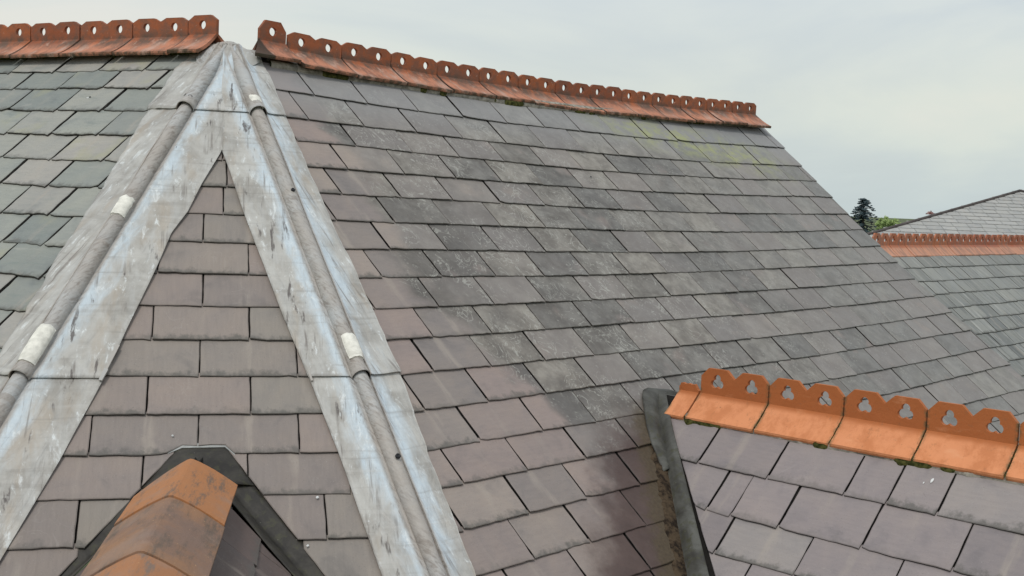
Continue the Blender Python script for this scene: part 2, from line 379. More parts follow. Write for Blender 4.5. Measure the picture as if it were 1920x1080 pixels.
class Plane:
    """A roof plane: h runs along the courses, s up the slope, n outwards; the tails of the slates lie on it."""
    def __init__(s, az, al, d, flip=False):
        s.h = V3((cos(az), sin(az), 0)); b = V3((-sin(az), cos(az), 0)); s.b = b; s.al = al; s.d = d
        s.s = b*cos(al) + V3((0, 0, sin(al))); s.n = -b*sin(al) + V3((0, 0, cos(al)))
    def pt(s, u, v, w=0.0):
        return s.h*u + s.s*v + s.n*(w - s.d) + V3((0, 0, EYE))
    def uv(s, p):
        q = p - V3((0, 0, EYE)); return q.dot(s.h), q.dot(s.s)
    def z(s, v): return v*s.s.z - s.d*s.n.z              # relative to the eye
    def v(s, z): return (z + s.d*s.n.z)/s.s.z
PR = Plane(.8311463, .7159823, 3.1241343)
PF = Plane(.2606007, .7170233, 3.8859251)
PL = Plane(-.4893149, .7010359, 2.6713657)
PR2 = Plane(.8311463, .7159823, 4.03)
PD = Plane(radians(-42.61), radians(42.031), 4.144)
def hip_u(a, b, v):
    return (-b.d - a.s.dot(b.n)*v + a.n.dot(b.n)*a.d)/a.h.dot(b.n)
def meet(pl, others):
    import numpy as np
    A = np.array([list(p.n) for p in [pl]+others]); r = np.array([-p.d for p in [pl]+others])
    return V3(np.linalg.solve(A, r))+V3((0, 0, EYE))
APEX = meet(PR, [PF, PL])

def interp(tab, x):
    if x <= tab[0][0]: return tab[0][1]
    for (a, b), (c, d) in zip(tab, tab[1:]):
        if x <= c: return b + (d-b)*(x-a)/(c-a)
    return tab[-1][1]

# ------------------------------------------------------------------ slates
def clip_poly(poly, a, b):
    """keep the part of a polygon left of the line a->b"""
    out = []
    f = lambda p: (b[0]-a[0])*(p[1]-a[1]) - (b[1]-a[1])*(p[0]-a[0])
    for i in range(len(poly)):
        p, q = poly[i], poly[(i+1) % len(poly)]; fp, fq = f(p), f(q)
        if fp >= 0: out.append(p)
        if fp*fq < 0:
            t = fp/(fp-fq); out.append((p[0]+(q[0]-p[0])*t, p[1]+(q[1]-p[1])*t))
    return out
def poly_area(p):
    return .5*sum(p[i][0]*p[(i+1) % len(p)][1]-p[(i+1) % len(p)][0]*p[i][1] for i in range(len(p)))
class Bag:
    def __init__(s): s.v = []; s.f = []; s.u = {'plane': [], 'local': [], 'random': []}
    def add(s, verts, faces, uvs):
        o = len(s.v); s.v += verts; s.f += [tuple(i+o for i in f) for f in faces]
        for k in s.u: s.u[k] += uvs[k]
def slate_geo(pl, poly, vb, gauge, rough=.0025, thick=.008, tail=0.0, step=.035):
    """One slate: jagged outline, tail lifted, thin bevel. poly is counter-clockwise in (u, v)."""
    us = [p[0] for p in poly]; vs_ = [p[1] for p in poly]; u0, u1, v0, v1 = min(us), max(us), min(vs_), max(vs_)
    sd = random.random()*100; dw = random.uniform(-.0022, .0022); tw = random.uniform(-.009, .009); chip = random.random() < .28; ci = random.choice((0, 1)); cs_ = random.uniform(.004, .013)
    ring = []
    for i in range(len(poly)):
        p, q = poly[i], poly[(i+1) % len(poly)]; L = math.hypot(q[0]-p[0], q[1]-p[1])
        if L < 1e-5: continue
        n = max(1, int(L/step)); nx, ny = -(q[1]-p[1])/L, (q[0]-p[0])/L
        is_tail = abs(ny) > .8 and max(p[1], q[1]) < vb+gauge*.5
        for k in range(n):
            t = k/n; x = p[0]+(q[0]-p[0])*t; y = p[1]+(q[1]-p[1])*t
            r = rough*(1.7 if is_tail else 1.)
            a = (noise.noise(V3((x*24, y*24, sd)))*.5+.35)*r*1.6 + random.random()*r*.5
            if k == 0 and v0 <= y < vb+gauge*.2: a += rough*.6
            if chip and is_tail and (t < .12 if ci == 0 else t > .86): a += cs_*(1-(t/.12 if ci == 0 else (1-t)/.14))
            ring.append((x+nx*a, y+ny*a))
    n = len(ring); cx = sum(p[0] for p in ring)/n; cy = sum(p[1] for p in ring)/n
    top = lambda y, x: tail + dw + (x-(u0+u1)/2)*tw - .0105*min(1.2, max(0., (y-vb)/gauge))
    verts, pu, lo = [], [], []
    bev = .0028
    for lvl in range(3):
        for (x, y) in ring:
            if lvl == 0: X, Y, w = x, y, top(y, x)-thick
            elif lvl == 1: X, Y, w = x, y, top(y, x)-.0022-random.random()*.001
            else:
                dx, dy = cx-x, cy-y; L = math.hypot(dx, dy) or 1
                X, Y = x+dx/L*bev*1.4, y+dy/L*bev*1.4; w = top(Y, X)
            verts.append(pl.pt(X, Y, w)); pu.append((X, Y)); lo.append(((X-u0)/max(.001, u1-u0), (Y-v0)/max(.001, v1-v0)))
    faces = []
    for l in (0, 1):
        for i in range(n):
            j = (i+1) % n; faces.append((l*n+i, l*n+j, (l+1)*n+j, (l+1)*n+i))
    faces.append(tuple(range(2*n, 3*n)))
    rr = (random.random(), random.random())
    return verts, faces, {'plane': pu, 'local': lo, 'random': [rr]*len(verts)}
def lay_slate(pl, poly, vb, gauge, parent, mat, bag, name='slate', **kw):
    if len(poly) < 3 or poly_area(poly) < .0015: return None
    g = slate_geo(pl, poly, vb, gauge, **kw)
    vis = any(in_view(g[0][i]) for i in range(0, len(g[0]), 5))
    if not vis or bag is not None and poly_area(poly) < .003: bag.add(*g); return None
    return mesh_obj(name, g[0], g[1], mat, parent, False, g[2])
def flush_bag(bag, name, mat, parent):
    if bag.v:
        o = mesh_obj(name, bag.v, bag.f, mat, parent, False, bag.u); tag(o, kind='stuff')
def fill_joints(js, a, b, W, jit=.008):
    js = sorted(js); out = []
    for j in js:
        if not out or j-out[-1] > .15: out.append(j)
    full = []
    for p, q in zip(out, out[1:]):
        full.append(p); k = round((q-p)/W)
        for i in range(1, k): full.append(p+(q-p)*i/k+random.uniform(-jit, jit))
    full.append(out[-1])
    while full[0] > a: full.insert(0, full[0]-W+random.uniform(-jit, jit))
    while full[-1] < b: full.append(full[-1]+W+random.uniform(-jit, jit))
    return full
def sheet(name, pts, mat, parent, thick=.02):
    """a flat slab with real thickness from a list of world points (fan), thickness straight down"""
    n = len(pts); vv = [V3(p) for p in pts]+[V3(p)-V3((0, 0, thick)) for p in pts]
    f = [tuple(range(n)), tuple(range(2*n-1, n-1, -1))]+[(i, i+n, (i+1) % n+n, (i+1) % n) for i in range(n)]
    return mesh_obj(name, vv, f, mat, parent)

# ================================================================== THE BUILDINGS
bld = root('main_building', 'nearest slate roof, three slopes meeting at a lead covered peak', 'building', (0, 9, 0))

# ---- right slope R
slopeR = root('roof_slope', None, None); slopeR.parent = bld; slopeR.location = (0, -9, 0)
slopeR['label'] = 'broad right slope of grey lichened slates'
RV = {0: [(3.6, 4.665), (5.8, 4.60), (9.6, 4.70)],
1: [(3.8,4.428),(4.175,4.404),(4.553,4.378),(4.951,4.365),(5.336,4.356),(5.733,4.343),(6.5,4.346),(7.2,4.345),(8.0,4.37),(8.7,4.40),(9.5,4.432)],
2: [(3.8,4.180),(4.39,4.158),(4.79,4.148),(5.17,4.133),(5.93,4.113),(6.9,4.103),(7.9,4.120),(8.6,4.15),(9.5,4.191)],
3: [(3.7,3.984),(4.2,3.976),(4.6,3.957),(5.0,3.946),(6.2,3.914),(7.0,3.916),(8.2,3.938),(8.9,3.972),(9.5,3.989)],
4: [(3.7,3.776),(4.44,3.757),(5.2,3.740),(6.0,3.725),(6.7,3.719),(8.0,3.739),(9.0,3.772),(9.5,3.776)],
5: [(3.7,3.574),(4.4,3.558),(5.4,3.540),(6.3,3.522),(7.0,3.519),(8.2,3.535),(9.5,3.567)],
6: [(3.6,3.375),(4.1,3.360),(4.9,3.348),(6.0,3.322),(7.2,3.323),(8.2,3.332),(9.5,3.378)],
7: [(3.6,3.171),(4.3,3.158),(5.1,3.138),(6.2,3.120),(7.2,3.124),(8.4,3.150),(9.5,3.172)],
8: [(3.5,2.974),(4.5,2.956),(5.5,2.938),(6.5,2.938),(7.7,2.950),(9.5,2.978)],
9: [(3.5,2.768),(4.4,2.754),(5.6,2.744),(6.7,2.743),(8.0,2.752),(9.5,2.779)],
10: [(3.5,2.578),(4.2,2.564),(5.8,2.555),(6.9,2.545),(8.2,2.551),(9.5,2.576)],
11: [(3.4,2.371),(4.4,2.362),(6.0,2.352),(7.5,2.343),(8.8,2.362),(9.6,2.388)],
12: [(3.4,2.164),(5.4,2.158),(7.0,2.150),(8.5,2.166),(9.6,2.182)],
13: [(3.3,1.958),(5.0,1.949),(7.0,1.950),(8.5,1.960),(9.7,1.984)],
14: [(3.3,1.766),(5.0,1.764),(7.5,1.760),(9.7,1.792)],
15: [(3.2,1.558),(5.0,1.565),(9.7,1.545)]}
for k in range(16, 30): RV[k] = [(3.0, 1.558-.2025*(k-15)), (9.8, 1.558-.2025*(k-15))]
RJ = {1: [4.175,4.553,4.951,5.336,5.733,6.499,8.556], 2: [4.007,4.391,4.789,5.169,5.556,5.929,6.346,6.725,7.14,7.543],
3: [4.224,4.629,5.006,5.391,5.765,6.148,6.547,6.96,7.364,7.769,8.214], 4: [4.042,4.436,4.834,5.217,5.592,5.985,6.366,6.76,7.163,7.558,7.972],
5: [3.882,4.285,4.67,5.06,5.453,5.829,6.222,6.623,7.009,7.405,7.81,8.238,8.663], 6: [3.728,4.11,4.51,4.905,5.293,5.675,6.061,6.459,6.849,7.22,7.609,8.066,8.458],
7: [3.95,4.35,4.745,5.126,5.51,5.905,6.269,6.685,7.058,7.468,7.881,8.293,8.722], 8: [3.781,4.176,4.569,4.956,5.348,5.737,6.13,6.516,6.908,7.333,7.713,8.12,8.556,8.987],
9: [3.605,4.011,4.402,4.802,5.204,5.593,5.974,6.363,6.752,7.13,7.551,7.975,8.389,8.785,9.169], 10: [3.844,4.243,4.647,5.029,5.425,5.813,6.206,6.584,6.977,7.379,7.771,8.185,8.595,9.022],
11: [3.707,4.086,4.476,4.878,5.282,5.662,6.053,6.443,6.839,7.232,7.642,8.042,8.85,9.285], 12: [3.516,3.915,4.32,4.71,6.269,6.689,7.073,7.466,7.869,8.272,8.68,9.118],
13: [3.714,4.128,4.523,7.31,7.713,8.116,8.525,8.906], 14: [3.468,3.868,4.278], 15: [3.318,3.716,4.106,4.514], 16: [3.582,3.951,4.358], 17: [4.188, 3.79]}
for k in range(18, 30): RJ[k] = [4.0 if k % 2 else 4.19]
VERGE = [(1.0, 9.86), (1.79, 9.80), (2.2, 9.69), (2.78, 9.57), (3.4, 9.47), (4.7, 9.47)]
# where the right dormer cuts the slope
dr_v = 3.155 - .03
drz = PD.z(dr_v)
vD = PR.v(drz)
pD = PD.pt(0, dr_v)                    # a point of the dormer's ridge
tt = (-PR.d - (pD-V3((0, 0, EYE))).dot(PR.n))/PD.h.dot(PR.n)
uD, vD = PR.uv(pD + PD.h*tt)

DAPEX_U = tt                            # dormer u where its ridge meets slope R
low = -.5
uDl = hip_u(PR, PD, low)                # left valley at v = low
valA, valB = (uDl, low), (uD, vD)       # valley line on slope R, upwards
bag = Bag(); hipR = lambda v: hip_u(PR, PF, v)
for k in range(1, 29):
    js = fill_joints(RJ[k], hipR(RV[k][0][1])-.1, 9.95, .395)
    for a, b in zip(js, js[1:]):
        va, vb_ = interp(RV[k], a), interp(RV[k], b); ta, tb = interp(RV[k-1], a), interp(RV[k-1], b)
        g = .0024+random.random()*.0022; sk = random.uniform(-.004, .004)
        poly = [(a+g, va+sk*.5), (b-g, vb_-sk*.5), (b-g+sk, tb+.03), (a+g+sk, ta+.03)]
        poly = clip_poly(poly, (hipR(-1.), -1.), (hipR(5.), 5.)[::1]) if False else poly
        # keep right of the hip (line directed downwards keeps its left = the slope)
        p0 = (hipR(5.)+.035, 5.); p1 = (hipR(-1.5)+.035, -1.5)
        poly = clip_poly(poly, p0, p1)
        if len(poly) < 3: continue
        vg = interp(VERGE, (va+ta)/2)
        poly = clip_poly(poly, (interp(VERGE, va)+.0, va), (interp(VERGE, ta)+.0, ta))
        if len(poly) < 3: continue
        cu = sum(p[0] for p in poly)/len(poly); cv = sum(p[1] for p in poly)/len(poly)
        if min(p[1] for p in poly) < vD:
            if cu < uD+.05:
                poly = clip_poly(poly, (valA[0]-.03, valA[1]), (valB[0]-.03, valB[1])) if cu < uD else poly
                if len(poly) < 3: continue
            if cu >= uD and cv < vD-.10:
                lim = uD + (vD-cv)*abs((uD-uDl)/(vD-low))
                if cu < lim: continue
        lay_slate(PR, poly, min(va, vb_), .2, slopeR, MS['mixed'], bag, rough=.0028, thick=.0065)
flush_bag(bag, 'slate_mass', MS['mixed'], slopeR)
hb = lambda P_, Q_, v, w: P_.pt(hip_u(P_, Q_, v), v, w)
EAVE = -1.6
ridge_vR = PR.v(APEX.z-EYE)
def deck(pl, pts, parent, w=-.021):
    return sheet('roof_deck', [pl.pt(u, v, w) for u, v in pts], M_under, parent, .03)
deck(PR, [(hipR(EAVE)+.03, EAVE), (uDl-.02, low-1.1+1.1*.0) if False else (PR.uv(PR.pt(hip_u(PR, PD, EAVE), EAVE))[0], EAVE), (uD, vD), (9.6, vD), (9.45, 4.76), (hipR(4.76)+.01, 4.76)], slopeR)
deck(PR, [(uD+.0, vD-.001), (uD+(vD-EAVE)*.66, EAVE), (9.9, EAVE), (9.6, vD-.001)], slopeR)

# ---- front hip face F
slopeF = root('roof_slope', None, None); slopeF.parent = bld; slopeF.location = (0, -9, 0)
slopeF['label'] = 'narrow triangular front slope of purple slates'
FV = {0: 4.855, 1: 4.653, 2: 4.4525, 3: 4.2565, 4: 4.060, 5: 3.856, 6: 3.655, 7: 3.4565, 8: 3.2545, 9: 3.054, 10: 2.857, 11: 2.6565, 12: 2.4495}
for k in range(13, 24): FV[k] = 2.4495-.2015*(k-12)
FJ = {1: [.5], 2: [.52], 3: [.105], 4: [.014], 5: [.217], 6: [.017], 7: [-.188, .216], 8: [.01, .413], 9: [-.194, .216], 10: [-.397, .009, .405],
      11: [-.196, .2], 12: [-.414, .492]}
CUTL = ((-.065, 2.892), (-.457, 2.338)); CUTR = ((.119, 2.889), (.473, 2.293))
bag = Bag()
for k in range(1, 24):
    W = .40
    js = fill_joints(FJ.get(k, [.0 if k % 2 else .2]), -3., 3., W, .004)
    if k == 12: js = [j for j in js if not (-.39 < j < .47)] ; js = sorted(js+[.02])
    if k in (3,): js = [-.9, .105, .9]
    segs = list(zip(js, js[1:]))
    ns = []
    for a, b in segs:
        if FV[k] < 2.80 and a < .02 < b: ns += [(a, .02), (.02, b)]
        else: ns.append((a, b))
    for a, b in ns:
        va, ta = FV[k], FV[k-1]; g = .0008+random.random()*.0008; sk = random.uniform(-.002, .002)
        tilt = random.uniform(-.002, .002)
        poly = [(a+g, va+tilt), (b-g, va-tilt), (b-g+sk, ta+.03), (a+g+sk, ta+.03)]
        if k == 10 and abs(b-.009) < .05: poly = [(a+g, va), (-.135, va), (-.100, va+.012), (-.050, va+.044), (.009-g, va+.045), (.009-g, ta+.03), (a+g, ta+.03)]
        elif k == 10 and abs(a-.009) < .05: poly = [(a+g, va+.043), (.112, va+.046), (.150, va+.002), (b-g, va), (b-g, ta+.03), (a+g, ta+.03)]
        elif va < 2.85:
            if (a+b)/2 < .02: A_, B_ = CUTL; poly = clip_poly(poly, (A_[0]+(A_[0]-B_[0])*3, A_[1]+(A_[1]-B_[1])*3)[::1], (B_[0]+(B_[0]-A_[0])*6, B_[1]+(B_[1]-A_[1])*6)) if False else clip_poly(poly, (B_[0]-(A_[0]-B_[0])*6, B_[1]-(A_[1]-B_[1])*6), A_)
            else: A_, B_ = CUTR; poly = clip_poly(poly, A_, (B_[0]+(B_[0]-A_[0])*6, B_[1]+(B_[1]-A_[1])*6))
        if len(poly) < 3: continue
        for (hu, sg) in ((lambda v: hip_u(PF, PL, v)+.03, 1), (lambda v: hip_u(PF, PR, v)-.03, -1)):
            lo_, hi_ = (hu(-2.), -2.), (hu(5.5), 5.5)
            poly = clip_poly(poly, hi_, lo_) if sg == 1 else clip_poly(poly, lo_, hi_)
            if len(poly) < 3: break
        if len(poly) < 3: continue
        lay_slate(PF, poly, va, .2, slopeF, MS['purple'], bag, rough=.0024)
flush_bag(bag, 'slate_mass', MS['purple'], slopeF)
# deck of the front face in two halves round the dormer opening
uLE, uRE = hip_u(PF, PL, EAVE), hip_u(PF, PR, EAVE)
kL = (CUTL[1][0]-CUTL[0][0])/(CUTL[1][1]-CUTL[0][1]); kR = (CUTR[1][0]-CUTR[0][0])/(CUTR[1][1]-CUTR[0][1])
EAP = (.03, 2.93)
cl = lambda v: CUTL[0][0]+kL*(v-CUTL[0][1])-.0; cr = lambda v: CUTR[0][0]+kR*(v-CUTR[0][1])
apu = (hip_u(PF, PL, 5.1), 5.1)
def cross_v(cut, other):
    v = 2.8
    while v > EAVE and abs(cut(v)) < abs(hip_u(PF, other, v)): v -= .01
    return v
xl, xr = cross_v(cl, PL), cross_v(cr, PR)
apu_, apv_ = PF.uv(APEX)
deck(PF, [(cl(xl), xl), (cl(2.89), 2.89), (.027, 2.89), (apu_, apv_-.02)], slopeF)
deck(PF, [(cr(xr), xr), (apu_, apv_-.02), (.0272, 2.89), (cr(2.89), 2.89)], slopeF)

# ---- left slope L
slopeL = root('roof_slope', None, None); slopeL.parent = bld; slopeL.location = (0, -9, 0)
slopeL['label'] = 'left slope of thick green-grey slates'
LV = {0: 4.335, 1: 4.130, 2: 3.955, 3: 3.743, 4: 3.527, 5: 3.315, 6: 3.103, 7: 2.890, 8: 2.682, 9: 2.478, 10: 2.268, 11: 2.055}
for k in range(12, 28): LV[k] = 2.055-.2125*(k-11)
LJ = {1: [-6.093,-5.71,-5.355,-4.988], 2: [-5.897,-5.523,-5.167,-4.809], 3: [-5.741,-5.349,-4.996], 4: [-5.551,-5.195,-4.844], 5: [-5.374,-4.998,-4.628],
      6: [-5.18,-4.832,-4.49], 7: [-4.959,-4.63], 8: [-4.759,-4.478], 9: [-4.66,-4.299], 10: [-4.84, -4.47], 11: [-4.66]}
hipL = lambda v: hip_u(PL, PF, v)
bag = Bag()
for k in range(1, 27):
    js = fill_joints(LJ.get(k, [-5. + (.18 if k % 2 else 0)]), -11.5, hipL(LV[k])+.1, .365)
    for a, b in zip(js, js[1:]):
        va, ta = LV[k], LV[k-1]; g = .003+random.random()*.004; sk = random.uniform(-.008, .008); ti = random.uniform(-.006, .006)
        poly = [(a+g, va+ti), (b-g, va-ti), (b-g+sk, ta+.03), (a+g+sk, ta+.03)]
        if random.random() < .22: c_ = random.uniform(.02, .05); poly = [(a+g, va+ti), (b-g-c_, va-ti), (b-g, va-ti+c_*.8), (b-g+sk, ta+.03), (a+g+sk, ta+.03)]
        poly = clip_poly(poly, (hipL(-2.)-.03, -2.), (hipL(5.)-.03, 5.))
        if len(poly) < 3: continue
        lay_slate(PL, poly, va, .212, slopeL, MS['green'], bag, rough=.0055, thick=.014, tail=.005)
flush_bag(bag, 'slate_mass', MS['green'], slopeL)
rvL = PL.v(APEX.z-EYE)
deck(PL, [(-11.5, EAVE), (hipL(EAVE)-.03, EAVE), (hipL(rvL)-.01, rvL-.02), (-11.5, rvL-.02)], slopeL, -.025)

# ---- far sides of the ridges and the walls
def back_slope(pl, u0, u1, parent, mat, apz, run=4.6):
    a = pl.pt(u0, pl.v(apz)-.02, -.02); b = pl.pt(u1, pl.v(apz)-.02, -.02)
    dn = pl.b*run - V3((0, 0, run*math.tan(pl.al)))
    o = sheet('back_slope', [b, a, a+dn, b+dn], mat, parent, .03); return o
M_backslate = simple_mat("back_slope_slate", (.24, .235, .225), .7, 4., .3, .4, 25.)
back_slope(PR, PR.uv(APEX)[0]+.05, 9.45, bld, M_backslate, APEX.z-EYE)
back_slope(PL, -11.5, PL.uv(APEX)[0]-.05, bld, M_backslate, APEX.z-EYE)
def wall(a, b, top, parent):
    a = V3((a.x, a.y, 0)); b = V3((b.x, b.y, 0)); d = (b-a).normalized(); n = V3((-d.y, d.x, 0))*.15
    q = [a-n, b-n, b+n, a+n]; vv = q+[p+V3((0, 0, top)) for p in q]
    return mesh_obj('wall', vv, [(0, 1, 2, 3), (4, 7, 6, 5), (0, 4, 5, 1), (1, 5, 6, 2), (2, 6, 7, 3), (3, 7, 4, 0)], M_wall, parent)
eR0, eR1 = PR.pt(hipR(EAVE), EAVE)+PR.b*.35, PR.pt(9.75, EAVE)+PR.b*.35
eF0, eF1 = PF.pt(uLE, EAVE)+PF.b*.35, PF.pt(uRE, EAVE)+PF.b*.35
eL0, eL1 = PL.pt(-11.4, EAVE)+PL.b*.35, PL.pt(hipL(EAVE), EAVE)+PL.b*.35
top = PR.pt(0, EAVE).z
wall(eF1, eR1, top, bld); wall(eL1, eF1, top, bld); wall(eL0, eL1, top, bld)
# verge of the right slope: slates' under-cloak and barge
vg = [PR.pt(interp(VERGE, v)-.03, v, -.055) for v in (4.7, 3.4, 2.78, 2.2, 1.79, 1.0, EAVE)]
vv = []; 
for p in vg: vv += [p, p+PR.h*.035, p+PR.h*.035-V3((0, 0, .16)), p-V3((0, 0, .16))]
ff = []
for i in range(len(vg)-1):
    for j in range(4): ff.append((4*i+j, 4*i+(j+1) % 4, 4*i+4+(j+1) % 4, 4*i+4+j))
ff += [(0, 1, 2, 3), tuple(4*(len(vg)-1)+j for j in (3, 2, 1, 0))]
mesh_obj('verge_board', vv, ff, M_mort, bld)

# ------------------------------------------------------------------ lead covered hips
def lead_hip(PA, sgn, edges_out, edges_in, laps, labels, parent):
    """Lead dressed over a roll on the hip between PA (outer) and PF. sgn=+1: outer side to the right."""
    z0, z1 = APEX.z-EYE-.02, -2.05
    H = lambda z: PF.pt(hip_u(PF, PA, PF.v(z)), PF.v(z), 0)
    D = (H(-1.)-H(0.)).normalized()
    mid = (PA.n+PF.n).normalized(); mid = (mid - D*mid.dot(D)).normalized()
    cx = D.cross(mid); 
    if cx.dot(V3((1, 0, 0)))*sgn < 0: cx = -cx           # points to the outer side
    out = []
    segs = [z0]+laps+[z1]
    for si in range(len(segs)-1):
        za, zb = segs[si], segs[si+1]
        if si > 0: za += .06
        n = max(4, int((za-zb)/.016)); rows = []
        prof = None
        for i in range(n+1):
            z = za+(zb-za)*i/n
            lip = .0055 if si < len(segs)-2 else 0.
            lift = .0035*(len(segs)-2-si) + lip*max(0., 1-(z-zb)/.05)
            if si > 0: lift -= .004*max(0., 1-(za-z)/.07)
            drop = .020*max(0., min(1., (z-.62)/.06)); wo = interp(edges_out, -z); wi = interp(edges_in, -z)
            wo += noise.noise(V3((z*3, 1.7*sgn, si)))*.012; wi += noise.noise(V3((z*4, 4.1*sgn, si)))*.006
            hp = H(z)
            fade = max(.25, min(1., (.80-z)/.22)); r = (.031+lift*.9+.0025*noise.noise(V3((z*9, si, 2))))*fade
            row = []
            NO, NI, NA = 16, 14, 16
            vA, vF = PA.v(z), PF.v(z); uA = hip_u(PA, PF, vA); uF = hip_u(PF, PA, vF)
            sawA = (((vA-2.055)/.2125) % 1.0) if sgn < 0 else (((vA-1.558)/.2025) % 1.0)
            for j in range(NO):
                f = 1-j/(NO-1); dist = .045+(wo-.045)*f
                w = .010+lift+.004*noise.noise(V3((dist*9, z*7, 3+si)))+(.009 if sgn < 0 else .006)*noise.noise(V3((dist*22+z*9, z*10, 8+si)))*f
                w += (.0075 if sgn < 0 else .0045)*f*(1-sawA)+.016*max(0., 1-(dist-.045)/.05)**2*.6
                edge = max(0., (f-.9)/.1); w -= .004*edge+drop*min(1., max(0., dist-.06)/.04)
                row.append((PA.pt(uA+sgn*dist, vA, w), (dist, z), (uA+sgn*dist+20, vA)))
            hc = .012*fade
            for j in range(NA):
                th = radians(112-230*j/(NA-1)); foot = max(0., sin(th)*.5-cos(th))*.012 if th > 0 else max(0., -sin(th)*.25-cos(th))*-.004
                p = hp+mid*(hc+lift+r*cos(th))+cx*(r*sin(th)+foot)
                row.append((p, (th*r*.62, z), (uF, vF)))
            for j in range(NI):
                f = j/(NI-1); dist = .045+(wi-.045)*f
                w = .010+lift+.0025*noise.noise(V3((dist*8+9, z*6, 3+si)))+(.0015 if sgn > 0 else 0.)
                edge = max(0., (f-.9)/.1); w -= .003*edge
                row.append((PF.pt(uF-sgn*dist, vF, w), (-dist, z), (uF-sgn*dist, vF)))
            rows.append(row)
        m_ = len(rows[0]); verts = []; pu = []; pw = []; th_ = .0032
        for row in rows:
            for k_, (p, q, q2) in enumerate(row): verts.append(p); pu.append(q); pw.append(q2)
        base = len(verts)
        for row in rows:
            for k_, (p, q, q2) in enumerate(row):
                nn = PA.n if k_ < 16 else (PF.n if k_ >= 32 else mid)
                if 16 <= k_ < 32:
                    th = radians(118-236*(k_-16)/15); nn = mid*cos(th)+cx*sin(th)
                verts.append(p-nn*th_); pu.append(q); pw.append(q2)
        faces = []
        for i in range(n):
            for k_ in range(m_-1):
                a = i*m_+k_; q = (a, a+1, a+1+m_, a+m_)
                q2 = tuple(base+x for x in reversed(q))
                if sgn > 0: q, q2 = tuple(reversed(q)), tuple(reversed(q2))
                faces += [q, q2]
        for i in range(n):
            for k_ in (0, m_-1):
                a = i*m_+k_; faces.append((a, a+m_, base+a+m_, base+a))
        for k_ in range(m_-1):
            for i in (0, n):
                a = i*m_+k_; faces.append((a, a+1, base+a+1, base+a))
        o = mesh_obj('lead_hip_sheet', verts, faces, M_lead, parent, True, {'plane': pu, 'slope': pw})
        o['label'] = labels[si]
        out.append(o)
    def on_roll(z, th, extra=0.):
        t_ = radians(th); r = .031+extra
        return H(z)+mid*(.018+r*cos(t_))+cx*(r*sin(t_)), mid*cos(t_)+cx*sin(t_)
    return out, on_roll, D, cx, mid
out_R = [(-.80, .20), (-.69, .189), (-.29, .175), (.036, .194), (.36, .207), (.775, .231), (1.08, .197), (1.46, .182), (2.1, .18)]
in_R = [(-.80, .03), (-.60, .10), (-.50, .145), (-.34, .175), (-.169, .250), (.006, .246), (.27, .246), (.40, .241), (.657, .229), (.847, .212), (1.055, .207), (1.43, .208), (2.1, .21)]
out_L = [(-.80, .26), (-.36, .260), (-.1, .241), (.045, .223), (.307, .226), (.584, .196), (.71, .194), (2.1, .19)]
in_L = [(-.80, .04), (-.60, .12), (-.50, .165), (-.34, .235), (-.169, .280), (.008, .273), (.13, .281), (.233, .262), (.524, .291), (.686, .306), (.781, .311), (1.06, .316), (1.35, .301), (2.1, .30)]
leadR, rollR, DR, cxR, midR = lead_hip(PR, +1, out_R, in_R, [.372, -.800],
    ['top lead sheet of the right hip', 'middle lead sheet of the right hip', 'lowest lead sheet of the right hip'], bld)
leadL, rollL, DL, cxL, midL = lead_hip(PL, -1, out_L, in_L, [.372, -.806],
    ['top lead sheet of the left hip', 'middle lead sheet of the left hip', 'lowest lead sheet of the left hip'], bld)

def roll_patch(roll, z0, z1, t0, t1, parent, mat, name='sealant_patch', lift=.012, extra=.006):
    """a daub of sealant or a collar wrapped on the roll"""
    n, m_ = 14, 14; vt = []; 
    for lay in (0, 1):
        for i in range(n+1):
            for j in range(m_+1):
                a, b = i/n, j/m_
                z = z0+(z1-z0)*a + .006*noise.noise(V3((b*4, a*2, z0*7)))*(1 if i in (0, n) else .5)
                th = t0+(t1-t0)*b + 7*noise.noise(V3((a*5, b, z0*5)))
                ed = min(1., 6*min(a, 1-a, b, 1-b)+.15)
                p, nn = roll(z, th, extra+(lift*ed*.6+.0015*noise.noise(V3((a*9, b*9, z0))) if lay else -.006))
                vt.append(p)
    K = (n+1)*(m_+1); f = []
    for i in range(n):
        for j in range(m_):
            a = i*(m_+1)+j; f.append((a, a+m_+1, a+m_+2, a+1)); b = a+K; f.append((b, b+1, b+m_+2, b+m_+1))
    for i in range(n):
        for j in (0, m_): a = i*(m_+1)+j; f.append((a, a+m_+1, a+m_+1+K, a+K))
    for j in range(m_):
        for i in (0, n): a = i*(m_+1)+j; f.append((a, a+1, a+1+K, a+K))
    return mesh_obj(name, vt, f, mat, parent, True)
roll_patch(rollL, -.105, -.185, -78, 45, leadL[1], M_seal)['label'] = 'short cream sealant patch high on the left roll'
roll_patch(rollL, -.640, -.765, -85, 62, leadL[1], M_seal)['label'] = 'long cream sealant patch above the lower left lap'
roll_patch(rollR, -.660, -.745, -62, 62, leadR[1], M_seal)['label'] = 'cream sealant patch above the lower right lap'
roll_patch(rollR, .445, .385, -50, 60, leadR[0], M_seal, lift=.007)['label'] = 'pale sealant patch above the upper right lap'
def plug(p, nn, r, parent, name='fixing_hole'):
    a = nn.orthogonal().normalized(); b = nn.cross(a); vt = []; n = 14
    for (rr, hh) in ((r*1.05, -.004), (r, .005), (r*.72, .0055), (r*.6, .002)):
        for i in range(n): t = 2*pi*i/n; vt.append(p+a*rr*cos(t)+b*rr*sin(t)+nn*hh)
    f = [(l*n+i, l*n+(i+1) % n, (l+1)*n+(i+1) % n, (l+1)*n+i) for l in range(3) for i in range(n)]+[tuple(range(3*n, 4*n))]
    return mesh_obj(name, vt, f, M_rub, parent, True)
